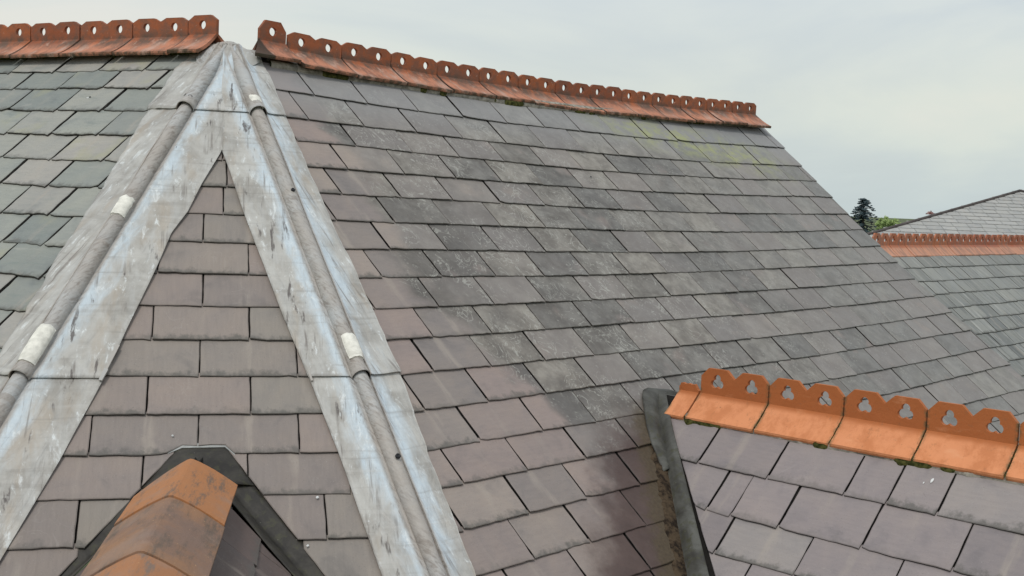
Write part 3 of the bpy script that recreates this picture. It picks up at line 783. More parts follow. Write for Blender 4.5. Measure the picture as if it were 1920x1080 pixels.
for (roll, z, th, r, par) in ((rollL, .412, -18, .0115, leadL[0]), (rollL, .425, 42, .009, leadL[0]), (rollR, -.045, 10, .010, leadR[1]), (rollR, -1.095, 6, .011, leadR[2])):
    p, nn = roll(z, th, .004); plug(p, nn, r, par)
# small folded lead clip on the inner edge of the left strip
def bar(p, q, wdt, tk, nn, mat, parent, name):
    d = (q-p).normalized(); sd = d.cross(nn).normalized(); vt = []
    for e_, ww in ((p, wdt), (q, wdt*.85)):
        for a, b in ((-1, 0), (1, 0), (1, 1), (-1, 1)): vt.append(e_+sd*ww*a*.5+nn*(tk*b))
    return mesh_obj(name, vt, [(0, 1, 2, 3), (7, 6, 5, 4), (0, 4, 5, 1), (1, 5, 6, 2), (2, 6, 7, 3), (3, 7, 4, 0)], mat, parent)
zc0, zc1 = -.70, -.80
for zc0, zc1, wd in ((-.690, -.775, .012), (-.775, -.815, .016)):
    a = PF.pt(hip_u(PF, PL, PF.v(zc0))+interp(in_L, -zc0)-.004, PF.v(zc0), .014); b = PF.pt(hip_u(PF, PL, PF.v(zc1))+interp(in_L, -zc1)-.004, PF.v(zc1), .014)
    bar(a, b, wd, .006, PF.n, M_lead, leadL[1], 'lead_clip')
a = PF.pt(hip_u(PF, PR, PF.v(-.79))-interp(in_R, .79)+.004, PF.v(-.785), .012); b = PF.pt(hip_u(PF, PR, PF.v(-.815))-interp(in_R, .815)+.004, PF.v(-.815), .012)
bar(a, b, .010, .006, PF.n, M_lead, leadR[1], 'lead_clip')
# saddle over the peak: soft envelope of the three slopes
vt, ft, pu = [], [], []
NA_, NR_ = 40, 12
def env(x, y):
    z = []
    for P_ in (PR, PF, PL):      # n.X = -d + lift
        z.append((-P_.d + .016 - P_.n.x*x - P_.n.y*y)/P_.n.z)
    k_ = 45.
    # back slopes
    for P_ in (PR, PL):
        q = (V3((x, y, 0))-V3((APEX.x, APEX.y, 0))).dot(P_.b); z.append(APEX.z-EYE+.034-q*math.tan(P_.al))
    mn = min(z); return mn - math.log(sum(math.exp(-k_*(t-mn)) for t in z))/k_
for i in range(NR_+1):
    r = .175*i/NR_
    for j in range(NA_):
        a = 2*pi*j/NA_; rr = r*(1+.12*noise.noise(V3((cos(a)*2, sin(a)*2, 5)))); x = APEX.x+rr*cos(a); y = APEX.y+rr*sin(a)
        z = env(x, y)+.016*(1-i/NR_)**.5+.003+.006*noise.noise(V3((x*22, y*22, 1)))-.008*max(0, (i-NR_+1))
        vt.append(V3((x, y, z+EYE))); pu.append((.05+rr*cos(a)*.6, z))
for i in range(NR_):
    for j in range(NA_):
        a = i*NA_+j; b = i*NA_+(j+1) % NA_; ft.append((a, b, b+NA_, a+NA_))
mesh_obj('lead_saddle', vt, ft, M_lead, bld, True, {'plane': pu, 'slope': pu})['label'] = 'crumpled lead saddle over the peak'

# ------------------------------------------------------------------ ridge tiles
def trefoil(th, R=.021, off=.019):
    best = 0
    for a in (90, 210, 330):
        cx_, cy_ = off*cos(radians(a)), off*sin(radians(a)); d = V3((cos(th), sin(th), 0))
        b = d.x*cx_+d.y*cy_; disc = b*b-(cx_*cx_+cy_*cy_-R*R)
        if disc >= 0: best = max(best, b+sqrt(disc))
    return best
def ridge_geo(L, crests, top, notch, flat, zh, hole, yb, zb, tfin=.020, tap=.016, g=.007, slantL=0., slantR=0., curl=0.):
    """local: x along the ridge, y across (- towards the viewer), z up; returns verts, faces, uvs"""
    V_, F_, Uv = [], [], []
    def add(p, u=None): V_.append(V3(p)); Uv.append(u or (p[0], p[2])); return len(V_)-1
    n = crests; cw = L/n if n else 0
    for c in range(n):
        x0, x1 = c*cw, (c+1)*cw; xc = (x0+x1)/2
        xa = x0+(g/2 if c == 0 else 0); xb = x1-(g/2 if c == n-1 else 0)
        out = [(xa, -.012), (xb, -.012), (xb, notch), (xc+flat/2, top), (xc-flat/2, top), (xa, notch)]
        # ray cast outline from the hole centre
        angs = sorted(set([round(2*pi*i/36, 5) for i in range(36)]+[round(atan2(p[1]-zh, p[0]-xc) % (2*pi), 5) for p in out]))
        def outer(t):
            dx, dz = cos(t), sin(t); best = 9
            for i in range(6):
                (ax, az), (bx, bz) = out[i], out[(i+1) % 6]; ex, ez = bx-ax, bz-az
                den = dx*ez-dz*ex
                if abs(den) < 1e-9: continue
                s_ = ((ax-xc)*ez-(az-zh)*ex)/den; q_ = ((ax-xc)*dz-(az-zh)*dx)/den
                if s_ > 0 and -1e-4 <= q_ <= 1+1e-4: best = min(best, s_)
            return xc+dx*best, zh+dz*best
        fo = []; fi = []; bo = []; bi = []
        for t in angs:
            ox, oz = outer(t); hr = hole(t); hx, hz = xc+cos(t)*hr, zh+sin(t)*hr
            fo.append(add((ox, -tfin/2, oz))); fi.append(add((hx, -tfin/2, hz))); bo.append(add((ox, tfin/2, oz))); bi.append(add((hx, tfin/2, hz)))
        N = len(angs)
        for i in range(N):
            j = (i+1) % N
            F_.append((fo[i], fo[j], fi[j], fi[i])); F_.append((bi[i], bi[j], bo[j], bo[i])); F_.append((fi[i], fi[j], bi[j], bi[i]))
            if not ((V_[fo[i]].z < -.011 and V_[fo[j]].z < -.011) or (c < n-1 and V_[fo[i]].x > xb-1e-5 and V_[fo[j]].x > xb-1e-5) or (c > 0 and V_[fo[i]].x < xa+1e-5 and V_[fo[j]].x < xa+1e-5)):
                F_.append((fo[j], fo[i], bo[i], bo[j]))
    # apron, both wings, extruded along x
    for sg in (-1, 1):
        prof = [(tfin/2*.6, .004), (tfin/2+.002, -.001)]
        K = 7
        for i in range(1, K+1):
            f = i/K; prof.append((tfin/2+.002+(yb-tfin/2-.002)*f, zb*(f+curl*f*(1-f))))
        prof += [(yb-.001, zb-.010), (yb-.006, zb-tap-.003)]
        for i in range(K-1, -1, -1):
            f = i/K; prof.append((tfin/2*.6+(yb-.012-tfin/2*.6)*f, zb*(f+curl*f*(1-f))-tap))
        M = len(prof); NX = 6; st = len(V_)
        for ix in range(NX+1):
            fx = ix/NX
            for (y, z) in prof:
                fy = y/yb
                x = g/2+(L-g)*fx + slantL*fy*(1-fx)*(1 if sg < 0 else -.2) + slantR*fy*fx + (.0015*noise.noise(V3((y*60, sg, ix*3))) if ix in (0, NX) else 0)
                add((x, sg*y, z+.0012*noise.noise(V3((x*12, y*9, sg)))), (x, z if y > .013 else .0))
        for ix in range(NX):
            for i in range(M):
                j = (i+1) % M; a, b = st+ix*M+i, st+ix*M+j; q = (a, b, b+M, a+M)
                F_.append(q if sg < 0 else tuple(reversed(q)))
        F_.append(tuple(st+i for i in range(M))); F_.append(tuple(st+NX*M+i for i in reversed(range(M))))
    return V_, F_, Uv
def tile_mesh(name, geo, mat):
    me = bpy.data.meshes.new(name); me.from_pydata([tuple(v) for v in geo[0]], [], geo[1])
    lay = me.uv_layers.new(name='plane'); flat = []
    for lp in me.loops: flat += list(geo[2][lp.vertex_index])
    lay.data.foreach_set('uv', flat); me.materials.append(mat)
    bm = bmesh.new(); bm.from_mesh(me); bmesh.ops.recalc_face_normals(bm, faces=bm.faces[:]); bm.to_mesh(me); bm.free()
    return me
def put_tile(me, P_, u, z_off, parent, apz, L, twist=(0, 0, 0), name='ridge_tile', label=None):
    """origin on the ridge line at u; x along the plane's h, y away from the viewer"""
    base = P_.pt(u, P_.v(apz), 0)
    base = V3((base.x, base.y, EYE+apz+z_off))
    R_ = Matrix((P_.h, P_.b, V3((0, 0, 1)))).transposed().to_4x4()
    R_ = R_ @ Matrix.Rotation(twist[0], 4, 'X') @ Matrix.Rotation(twist[1], 4, 'Y') @ Matrix.Rotation(twist[2], 4, 'Z')
    R_.translation = base - parent_origin(parent)
    o = link(bpy.data.objects.new(name, me), parent); o.matrix_local = R_
    if label: o['label'] = label
    return o
circ = lambda t: .0245
AZ = APEX.z-EYE
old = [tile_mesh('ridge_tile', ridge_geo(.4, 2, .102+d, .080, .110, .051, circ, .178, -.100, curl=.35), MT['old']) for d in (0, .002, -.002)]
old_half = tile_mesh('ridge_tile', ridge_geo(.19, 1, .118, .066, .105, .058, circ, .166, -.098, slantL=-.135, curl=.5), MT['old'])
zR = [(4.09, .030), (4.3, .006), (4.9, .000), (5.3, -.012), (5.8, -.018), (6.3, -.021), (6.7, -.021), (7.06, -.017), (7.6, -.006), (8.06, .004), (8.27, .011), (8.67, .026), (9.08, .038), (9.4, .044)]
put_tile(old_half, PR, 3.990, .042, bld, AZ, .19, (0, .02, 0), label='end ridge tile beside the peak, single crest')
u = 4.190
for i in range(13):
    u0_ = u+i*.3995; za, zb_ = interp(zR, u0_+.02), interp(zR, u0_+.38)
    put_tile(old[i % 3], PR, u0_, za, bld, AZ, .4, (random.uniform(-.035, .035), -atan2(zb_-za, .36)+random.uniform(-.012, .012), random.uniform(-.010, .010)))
oldL = [tile_mesh('ridge_tile', ridge_geo(.43, 2, .108+d, .086, .120, .056, circ, .170, -.100, curl=.35), MT['old']) for d in (0, .002)]
oldLh = tile_mesh('ridge_tile', ridge_geo(.215, 1, .108, .080, .120, .054, circ, .175, -.104, slantR=.02, curl=.4), MT['old'])
zL = [(-7.5, .05), (-6.26, .050), (-5.6, .042), (-5.2, .044), (-4.75, .050)]
put_tile(oldLh, PL, -4.850, .050, bld, AZ, .215, label='end ridge tile beside the peak, left side')
for i in range(15):
    u0_ = -4.850-.43*(i+1)-.002*i
    if i > 4 and not in_view(PL.pt(u0_, rvL), 200) and i > 14: break
    put_tile(oldL[i % 2], PL, u0_, interp(zL, u0_+.2), bld, AZ, .43, (random.uniform(-.02, .02), random.uniform(-.008, .008), random.uniform(-.006, .006)))

# bedding mortar and moss under the ridge tiles
def bedding(P_, u0, u1, vfun, parent, mat, name, amp=.008, w0=-.006, hgt=.022, dep=.05, stepu=.02, thresh=None):
    vt, ft = [], []; n = int((u1-u0)/stepu)
    for i in range(n+1):
        u = u0+(u1-u0)*i/n; v = vfun(u); a = noise.noise(V3((u*7, 3, 1)))*amp+noise.noise(V3((u*23, 5, 2)))*amp
        k_ = 1. if thresh is None else max(0., min(1., (noise.noise(V3((u*2.6, 9, 4)))+.5*noise.noise(V3((u*11, 9, 4)))-thresh)*5))
        for (dv, w) in ((-.004-max(0, a)*k_-.010*k_, w0-.006), (-.004-max(0, a)*k_, w0+hgt*(.35+.3*k_)), (.012, w0+hgt*(.6+.4*k_)), (dep, w0+hgt), (dep, w0-.01)):
            vt.append(P_.pt(u, v+dv+(1-k_)*.014, w+(noise.noise(V3((u*40, dv*90, 7)))*.003)))
    for i in range(n):
        for j in range(4): a = i*5+j; ft.append((a, a+5, a+6, a+1))
    return mesh_obj(name, vt, ft, mat, parent, True)
vtR = lambda u: interp([(3.9, 4.642), (4.59, 4.604), (4.9, 4.596), (5.77, 4.568), (6.9, 4.584), (8.0, 4.626), (9.47, 4.716)], u)+.012
bedding(PR, 4.0, 9.45, vtR, bld, M_mort, 'bedding_mortar', hgt=.018)
bedding(PL, -11., -4.62, lambda u: 4.318, bld, M_mort, 'bedding_mortar', hgt=.020)
tag(bedding(PL, -6.6, -4.60, lambda u: 4.305, bld, M_moss, 'moss', amp=.020, hgt=.026, dep=.02, stepu=.008, thresh=-.10), kind='stuff')
tag(bedding(PR, 4.0, 9.4, lambda u: vtR(u)-.008, bld, M_moss, 'moss', amp=.012, hgt=.020, dep=.02, stepu=.008, thresh=.18), kind='stuff')

# ================================================================== RIGHT DORMER (trefoil ridge)
dor = root('roof_dormer', 'dormer roof with bright orange trefoil-pierced ridge tiles, at lower right', 'dormer', (3, 5, 0))
dslope = root('roof_slope', None, None); dslope.parent = dor; dslope.location = (-3, -5, 0)
dslope['label'] = 'dormer slope of smooth mauve-grey slates'
DV = {0: 2.985, 1: 2.729, 2: 2.483, 3: 2.276}
for k in range(4, 16): DV[k] = 2.276-.232*(k-3)
DJ = {1: [-3.143, -2.758, -2.372, -2.175, -1.951, -1.565], 2: [-2.964, -2.834, -2.587, -2.190, -1.797], 3: [-2.811, -2.412, -2.0], 4: [-2.62, -2.22], 5: [-2.8]}
ap_D = (DAPEX_U, dr_v)
val_u = lambda v: hip_u(PD, PR, v)
CUTD = ((-3.437, 2.952), (-2.832, 2.265))
bag = Bag()
for k in range(1, 15):
    js0 = DJ.get(k, [-2.6+(.2 if k % 2 else 0)]); js = sorted(js0)
    while js[0] > -4.2: js.insert(0, js[0]-.39)
    while js[-1] < 1.6: js.append(js[-1]+.39+random.uniform(-.01, .01))
    for a, b in zip(js, js[1:]):
        if b < -3.9: continue
        va, ta = DV[k], DV[k-1]; g = .002+random.random()*.0015; sk = random.uniform(-.003, .003); ti = random.uniform(-.003, .003)
        poly = [(a+g, va+ti), (b-g, va-ti), (b-g+sk, ta+(.03 if k > 1 else .05)), (a+g+sk, ta+(.03 if k > 1 else .05))]
        A_, B_ = CUTD
        kk = (B_[0]-A_[0])/(B_[1]-A_[1]); poly = clip_poly(poly, (A_[0]+kk*(3.3-A_[1]), 3.3), (A_[0]+kk*(-1-A_[1]), -1.))
        if len(poly) < 3: continue
        lay_slate(PD, poly, va, .235, dslope, MS['mauve'], bag, rough=.0022)
flush_bag(bag, 'slate_mass', MS['mauve'], dslope)
DE = .2
sheet('roof_deck', [PD.pt(val_u(DE), DE, -.022), PD.pt(1.5, DE, -.022), PD.pt(1.5, dr_v, -.022), PD.pt(DAPEX_U, dr_v, -.022)], M_under, dslope, .02)
rdg = lambda u: PD.pt(u, dr_v, -.02)
dn = PD.b*2.4 - V3((0, 0, 2.4*math.tan(PD.al)))
ru = PR.uv(rdg(0))
sheet('back_slope', [rdg(1.5), rdg(DAPEX_U), rdg(DAPEX_U)+dn+PD.h*(-2.3), rdg(1.5)+dn], M_backslate, dor, .03)
g0, g1 = PD.pt(1.35, DE), rdg(1.35); g2 = rdg(1.35)+dn
mesh_obj('gable_wall', [V3((g0.x, g0.y, 0)), V3((g2.x, g2.y, 0)), g2-V3((0, 0, .05)), g1-V3((0, 0, .06)), g0-V3((0, 0, .05))]+
         [q-PD.h*.2 for q in (V3((g0.x, g0.y, 0)), V3((g2.x, g2.y, 0)), g2-V3((0, 0, .05)), g1-V3((0, 0, .06)), g0-V3((0, 0, .05)))],
         [(0, 1, 2, 3, 4), (9, 8, 7, 6, 5), (0, 5, 6, 1), (1, 6, 7, 2), (2, 7, 8, 3), (3, 8, 9, 4), (4, 9, 5, 0)], M_wall, dor)
a_, b_ = PD.pt(val_u(DE), DE)+PD.b*.25, PD.pt(1.35, DE)+PD.b*.25
wall(a_, b_, a_.z-.03, dor)
DZ = PD.z(3.155)
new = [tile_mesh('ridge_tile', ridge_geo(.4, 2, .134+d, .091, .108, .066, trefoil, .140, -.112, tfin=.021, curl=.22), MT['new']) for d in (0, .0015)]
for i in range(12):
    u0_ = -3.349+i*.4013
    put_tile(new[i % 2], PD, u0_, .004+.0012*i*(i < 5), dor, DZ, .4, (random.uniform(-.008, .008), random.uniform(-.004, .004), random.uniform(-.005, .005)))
def stub_geo():
    V_, F_, U_ = ridge_geo(.125, 0, .03, .03, .05, .01, circ, .140, -.112, tfin=.021, slantL=.0, curl=.22)
    st = len(V_); n = 24
    for i in range(n+1):
        x = .002+.121*i/n; z = .034+.006*abs(sin(i/n*pi*3.2))+.004*noise.noise(V3((i*.9, 2, 2)))-(.030*max(0, (x-.095)/.03) if x > .095 else 0)
        if i < 2: z -= .012
        for (y, zz) in ((-.0105, -.01), (-.0105, z), (.0105, z), (.0105, -.01)): V_.append(V3((x, y, zz))); U_.append((x, zz))
    for i in range(n):
        for j in range(3): a = st+i*4+j; F_.append((a, a+4, a+5, a+1))
    F_.append((st, st+1, st+2, st+3)); F_.append(tuple(st+4*n+j for j in (3, 2, 1, 0)))
    return V_, F_, U_
put_tile(tile_mesh('ridge_tile', stub_geo(), MT['new']), PD, -3.480, .002, dor, DZ, .125, label='short end ridge tile with its crest cut down')
tag(bedding(PD, -3.40, 1.4, lambda u: 2.982, dor, M_mort, 'bedding_mortar', amp=.008, w0=-.006, hgt=.012, dep=.03))
tag(bedding(PD, -3.40, 1.3, lambda u: 2.972, dor, M_moss, 'moss', amp=.014, w0=-.006, hgt=.016, dep=.006, stepu=.006, thresh=.05), kind='stuff')
# moss in the open joints between the orange tiles
vt, ft = [], []
for i in range(5):
    uj = -3.349+(i+1)*.4013-.0005
    for k in range(46):
        f = random.random()**.8; z = -.112*f*(1+.22*(1-f)); y = .011+.129*f
        c = PD.pt(uj, PD.v(DZ), 0); c = V3((c.x, c.y, EYE+DZ+z-.001+.003))-PD.b*y+PD.h*random.uniform(-.0035, .0035)
        r = random.uniform(.0018, .0042)
        o_ = len(vt)
        for d in ((1, 0, 0), (-1, 0, 0), (0, 1, 0), (0, -1, 0), (0, 0, 1), (0, 0, -1)): vt.append(c+V3(d)*r)
        ft += [tuple(o_+j for j in q) for q in ((0, 2, 4), (2, 1, 4), (1, 3, 4), (3, 0, 4), (2, 0, 5), (1, 2, 5), (3, 1, 5), (0, 3, 5))]
tag(mesh_obj('moss', vt, ft, M_moss, dor, True), kind='stuff')

# valley lining between slope R and the dormer: brown side on R, grey side rolled up on the dormer
def valley(PA, PB, side_a, side_b, v0, v1, wa, wb, mat, parent, name, label=None):
    """PA's valley line from v0 up to v1; wa/wb widths on either plane; curled edge on PB"""
    vt, ft, pu = [], [], []; n = 60
    prof = []
    for i in range(n+1):
        v = v0+(v1-v0)*i/n; u = hip_u(PA, PB, v); p = PA.pt(u, v, 0); z = PA.z(v)
        vb_ = PB.v(z); ub = hip_u(PB, PA, vb_)
        row = []
        for j in range(7): f = 1-j/6; row.append(PA.pt(u+side_a*(.012+wa*f), v, -.004-.008*(1-f)+.003*noise.noise(V3((v*6, f*5, 2)))))
        row.append(p+(PA.n+PB.n)*-.003)
        for j in range(10):
            f = j/9; wb_ = wb+.05*max(0., 1.9-v); lift = (.012*sin(f*pi*.9)+.010*f)*min(1., (v1-v)*3+.15)
            row.append(PB.pt(ub+side_b*(.012+wb_*f), vb_, -.002+lift+.0035*noise.noise(V3((v*7, f*4, 6)))))
        vt += row
    M_ = 18
    for i in range(n):
        for j in range(M_-1): a = i*M_+j; ft.append((a, a+1, a+M_+1, a+M_))
    o = mesh_obj(name, vt, ft, mat, parent, True)
    sm = o.modifiers.new('thickness', 'SOLIDIFY'); sm.thickness = .004; sm.offset = 0
    if label: o['label'] = label
    return o
vl = valley(PR, PD, -1, 1, -1.2, vD+.0, .02, .082, M_dlead, dor, 'valley_lining', 'grey lead valley lining beside brown stained slates')
# moss and peat lying in the valley
vt, ft = [], []; n_ = 420
for i in range(n_+1):
    v = -.6+(vD-.12+.6)*i/n_; uv_ = VK*v+VC
    wl_ = .085+.02*noise.noise(V3((v*5, 1, 1)))+.022*noise.noise(V3((v*21, 2, 1)))+.012*noise.noise(V3((v*60, 2, 1))); wl_ *= min(1., (vD-v)/.35)
    for j in range(9):
        f = j/8; x = -wl_*(1-f)+.004*f
        vt.append(PR.pt(uv_+x, v, -.004+(.009*sin(min(1, f*1.4)*pi*.5))+(.003*noise.noise(V3((v*45, f*7, 4)))+.002*noise.noise(V3((v*110, f*16, 4)))) if j else -.010))
for i in range(n_):
    for j in range(8): a = i*9+j; ft.append((a, a+1, a+10, a+9))
M_peat = NT("valley_peat", .95, .1); p_ = M_peat.pos()
M_peat = M_peat.done(M_peat.mix(M_peat.step(M_peat.noise(p_, 26., 5, .7), .38, .62), (.022, .016, .012), (.085, .060, .038)), M_peat.bump(M_peat.noise(p_, 90., 4), .6, .006))
tag(mesh_obj('moss', vt, ft, M_peat, dor, True), kind='stuff')
# turned-over head of the valley lining
oA = [(4.72, 1.60), (4.755, 1.68), (4.79, 1.77), (4.85, 1.87), (4.925, 1.97), (4.985, 2.05), (5.035, 2.092), (5.09, 2.102), (5.19, 2.080), (5.275, 2.030)]
iA = [(4.80, 1.60), (4.855, 1.68), (4.915, 1.76), (4.97, 1.83), (5.03, 1.90), (5.075, 1.945), (5.115, 1.965), (5.16, 1.975), (5.22, 1.975), (5.28, 1.965)]
vt, ft = [], []; NB = 10
def along(tab, f):
    x = f*(len(tab)-1); i = min(int(x), len(tab)-2); k_ = x-i
    return tab[i][0]*(1-k_)+tab[i+1][0]*k_, tab[i][1]*(1-k_)+tab[i+1][1]*k_
for i in range(37):
    f = i/36; (ou, ov), (iu, iv) = along(oA, f), along(iA, f); rim = .018+.022*max(0., (f-.35)/.65)
    for j in range(NB+1):
        b = j/NB; w = .003+rim*sin(min(1., b*2.2)*pi*.5)*(1-.55*max(0, b-.45)/.55)+.003*noise.noise(V3((f*9, b*3, 4)))
        vt.append(PR.pt(ou+(iu-ou)*b, ov+(iv-ov)*b, w))
for i in range(36):
    for j in range(NB): a = i*(NB+1)+j; ft.append((a, a+1, a+NB+2, a+NB+1))
o = mesh_obj('lead_apron', vt, ft, M_dlead, dor, True); o['label'] = 'dark lead turned over the head of the valley'
sm = o.modifiers.new('thickness', 'SOLIDIFY'); sm.thickness = .005; sm.offset = -1

# ================================================================== FRONT DORMER (plain angle tiles)
fd = root('roof_dormer', 'dormer roof with blackened plain orange angle ridge tiles, at lower left', 'dormer', (-1, 3.5, 0))
EA = V3((-1.151, 4.247, EYE-1.0)); EE = V3((.153, -.988, 0)).normalized(); ER = V3((.988, .153, 0)).normalized()
EP = radians(41)
class Slope:       # a slope of this dormer: x along EE (towards the viewer), y down the slope
    def __init__(s, sg):
        s.sg = sg; s.dn = ER*sg*cos(EP)-V3((0, 0, sin(EP))); s.n = ER*sg*sin(EP)+V3((0, 0, cos(EP))); s.o = EA-V3((0, 0, .045))
        s.d = -s.n.dot(s.o-V3((0, 0, EYE)))
    def pt(s, u, v, w=0.): return s.o+EE*u*s.sg+s.dn*(-v)+s.n*w          # v negative going down
SR, SL = Slope(1), Slope(-1)
def valley_e(S, y):
    """distance along EE at which the slope, y metres down, meets plane F (positive towards the viewer)"""
    p = S.o+S.dn*y-V3((0, 0, EYE)); return (-PF.d-p.dot(PF.n))/EE.dot(PF.n)
yq = 2.1
for S in (SR, SL):
    a, b = valley_e(S, 0), valley_e(S, yq)
    pts = [S.o+EE*a, S.o+EE*2.0, S.o+EE*2.0+S.dn*yq, S.o+EE*b+S.dn*yq]
    pts = [p-S.n*.022 for p in pts]
    if S.sg < 0: pts.reverse()
    sheet('roof_deck', pts, M_under, fd, .02)
    # lead lining of the valley
    vt, ft = [], []; n = 50; M_ = 15
    for i in range(n+1):
        y = .07+(yq-.09)*i/n; e0 = valley_e(S, y); p = S.o+S.dn*y+EE*e0
        uF, vF = PF.uv(p)
        for j in range(6):
            f = 1-j/5; vt.append(PF.pt(uF+S.sg*(.10*f), vF, -.014-.004*(1-f)))
        vt.append(p+(PF.n+S.n)*-.006)
        for j in range(8):
            f = (j+1)/8; wid = (.125 if S.sg > 0 else .15)
            vt.append(S.o+S.dn*y+EE*(e0+wid*f/ .9)+S.n*(-.012+.010*sin(f*pi*.6)+.003*noise.noise(V3((y*6, f*4, S.sg)))))
    for i in range(n):
        for j in range(M_-1): a = i*M_+j; ft.append((a, a+M_, a+M_+1, a+1))
    o = mesh_obj('valley_lining', vt, ft, M_blead, fd, True)
    sm = o.modifiers.new('thickness', 'SOLIDIFY'); sm.thickness = .004; sm.offset = 0
# lead filling the head of the opening, behind the first tile
hd = []; fh = []
for i in range(13):
    for j in range(9):
        a, b = i/12, j/8; v = 2.908-.20*b; vv_ = min(v, 2.888); l_, r_ = cl(vv_)-.012, cr(vv_)+.012; u = l_+(r_-l_)*a
        w = -.015+.040*b*sin(pi*a)**.7*max(0., 1-b*.3)+.002*noise.noise(V3((a*5, b*5, 3)))
        hd.append(PF.pt(u, v, w))
for i in range(12):
    for j in range(8): a = i*9+j; fh.append((a, a+1, a+10, a+9))
o = mesh_obj('lead_apron', hd, fh, M_blead, fd, True); sm = o.modifiers.new('thickness', 'SOLIDIFY'); sm.thickness = .004; sm.offset = 0
# thin pale mortar fillet under the slates at the head of the opening
fp = [(-.105, 2.868), (-.052, 2.895), (.113, 2.896), (.150, 2.855)]
vt = []
for (u, v) in fp:
    for (dv, w) in ((.02, -.016), (-.001, -.016), (-.001, -.008), (.02, -.008)): vt.append(PF.pt(u, v+dv, w))
ft = [(4*i+j, 4*i+(j+1) % 4, 4*i+4+(j+1) % 4, 4*i+4+j) for i in range(3) for j in range(4)]+[(0, 1, 2, 3), (15, 14, 13, 12)]
mesh_obj('mortar_fillet', vt, ft, simple_mat("pale_mortar", (.42, .42, .40), .9), fd)
# slates of both slopes
bag = Bag()
for S in (SR, SL):
    sc = root('roof_slope', None, None); sc.parent = fd; sc.location = (1, -3.5, 0)
    class PX:       # adapter so that the slate builder can work on this slope
        pass
    px = PX(); px.pt = S.pt
    g_ = .205
    for k in range(1, 10):
        vb_ = -(.155+g_*k) if k > 0 else 0; vt_ = vb_+g_
        js = [-.62+(.2 if k % 2 else 0)+.40*i for i in range(8)]
        for a, b in zip(js, js[1:]):
            # along EE for the right slope = +u ; for the left slope u is mirrored
            y0, y1 = -vt_, -vb_
            if S.sg > 0: poly = [(a+.002, vb_), (b-.002, vb_), (b-.002, vt_+.03), (a+.002, vt_+.03)]
            else: poly = [(-b+.002, vb_), (-a-.002, vb_), (-a-.002, vt_+.03), (-b+.002, vt_+.03)]
            off = .15
            c0 = (S.sg*(valley_e(S, 0)+off), 0.); c1 = (S.sg*(valley_e(S, 2.)+off), -2.)
            poly = clip_poly(poly, c0, c1) if S.sg > 0 else clip_poly(poly, c1, c0)
            poly = clip_poly(poly, (S.sg*1.95, -3.), (S.sg*1.95, 1.)) if S.sg > 0 else clip_poly(poly, (S.sg*1.95, 1.), (S.sg*1.95, -3.))
            if len(poly) < 3: continue
            lay_slate(px, poly, vb_, g_, sc, MS['shade_grime'], bag, rough=.0020)
flush_bag(bag, 'slate_mass', MS['shade_grime'], fd)
# angle tiles
def angle_tile(e0, e1, w, pitch, trim, parent, label, seed, mt='plain'):
    tk = .016; vt, ft, uvd = [], [], []
    rgt, NX = [], 8
    prof = []
    K = 6
    for i in range(-K, K+1):
        f = i/K; f = math.copysign(abs(f)**1.6, f); y = f*w*cos(pitch); z = -sqrt((abs(f)*w*sin(pitch))**2+.006**2)+.006-.010*abs(f)**2*0+.006*sin(pi*abs(f)); prof.append((y, z))
    under = [(y*.985, z-tk) for y, z in reversed(prof)]
    full = prof+under; M_ = len(full)
    for ix in range(NX+1):
        fx = ix/NX
        for (y, z) in full:
            s0 = e0
            if y < 0 and trim: s0 = e0+trim*min(1, -y/(w*cos(pitch)))
            x = s0+(e1-s0)*fx
            p = EA+EE*x+ER*(y*(1-.0*fx))+V3((0, 0, z+.0015*noise.noise(V3((x*8, y*8, seed)))+.006*fx))
            vt.append(p); uvd.append((x, y if z > -9 else 0))
    for ix in range(NX):
        for i in range(M_):
            j = (i+1) % M_; a, b = ix*M_+i, ix*M_+j; ft.append((a, a+M_, b+M_, b))
    ft += [tuple(range(M_)), tuple(NX*M_+i for i in reversed(range(M_)))]
    o = mesh_obj('ridge_tile', vt, ft, MT[mt], parent, False, {'plane': uvd})
    if label: o['label'] = label
    return o
TP = radians(31)
angle_tile(.0, .546, .200, TP, .17, fd, 'topmost angle tile, orange with a black smear', 1.)
angle_tile(.549, 1.137, .203, TP, 0, fd, 'second angle tile, blackened all over', 2., 'sooty')
angle_tile(1.140, 1.730, .203, TP, 0, fd, 'third angle tile, bright orange', 3., 'plain')
angle_tile(1.733, 2.02, .203, TP, 0, fd, None, 4.)
# toothed mortar bed along the right edge of the angle tiles
vt, ft = [], []; n = 150
for i in range(n+1):
    e_ = .30+1.6*i/n; tooth = .016*abs(sin(i*.55))*(.4+.6*abs(noise.noise(V3((i*.3, 1, 1)))))+.004
    p = EA+EE*e_+ER*(.200*cos(TP)-.004)-V3((0, 0, .200*sin(TP)+.012))
    q = SR.o+EE*e_; y = (p-q).dot(SR.dn)
    vt += [p, SR.o+EE*e_+SR.dn*(y+tooth)-SR.n*.006, SR.o+EE*e_+SR.dn*(y+tooth-.004)+SR.n*.001]
for i in range(n): a = 3*i; ft += [(a, a+3, a+5, a+2), (a+2, a+5, a+4, a+1)]
mesh_obj('bedding_mortar', vt, ft, simple_mat("grey_mortar", (.25, .24, .245), .9, 60., .4), fd)
fw0, fw1 = EA+EE*1.9+ER*1.5, EA+EE*1.9-ER*1.5
zt = EA.z-1.5*math.tan(EP)
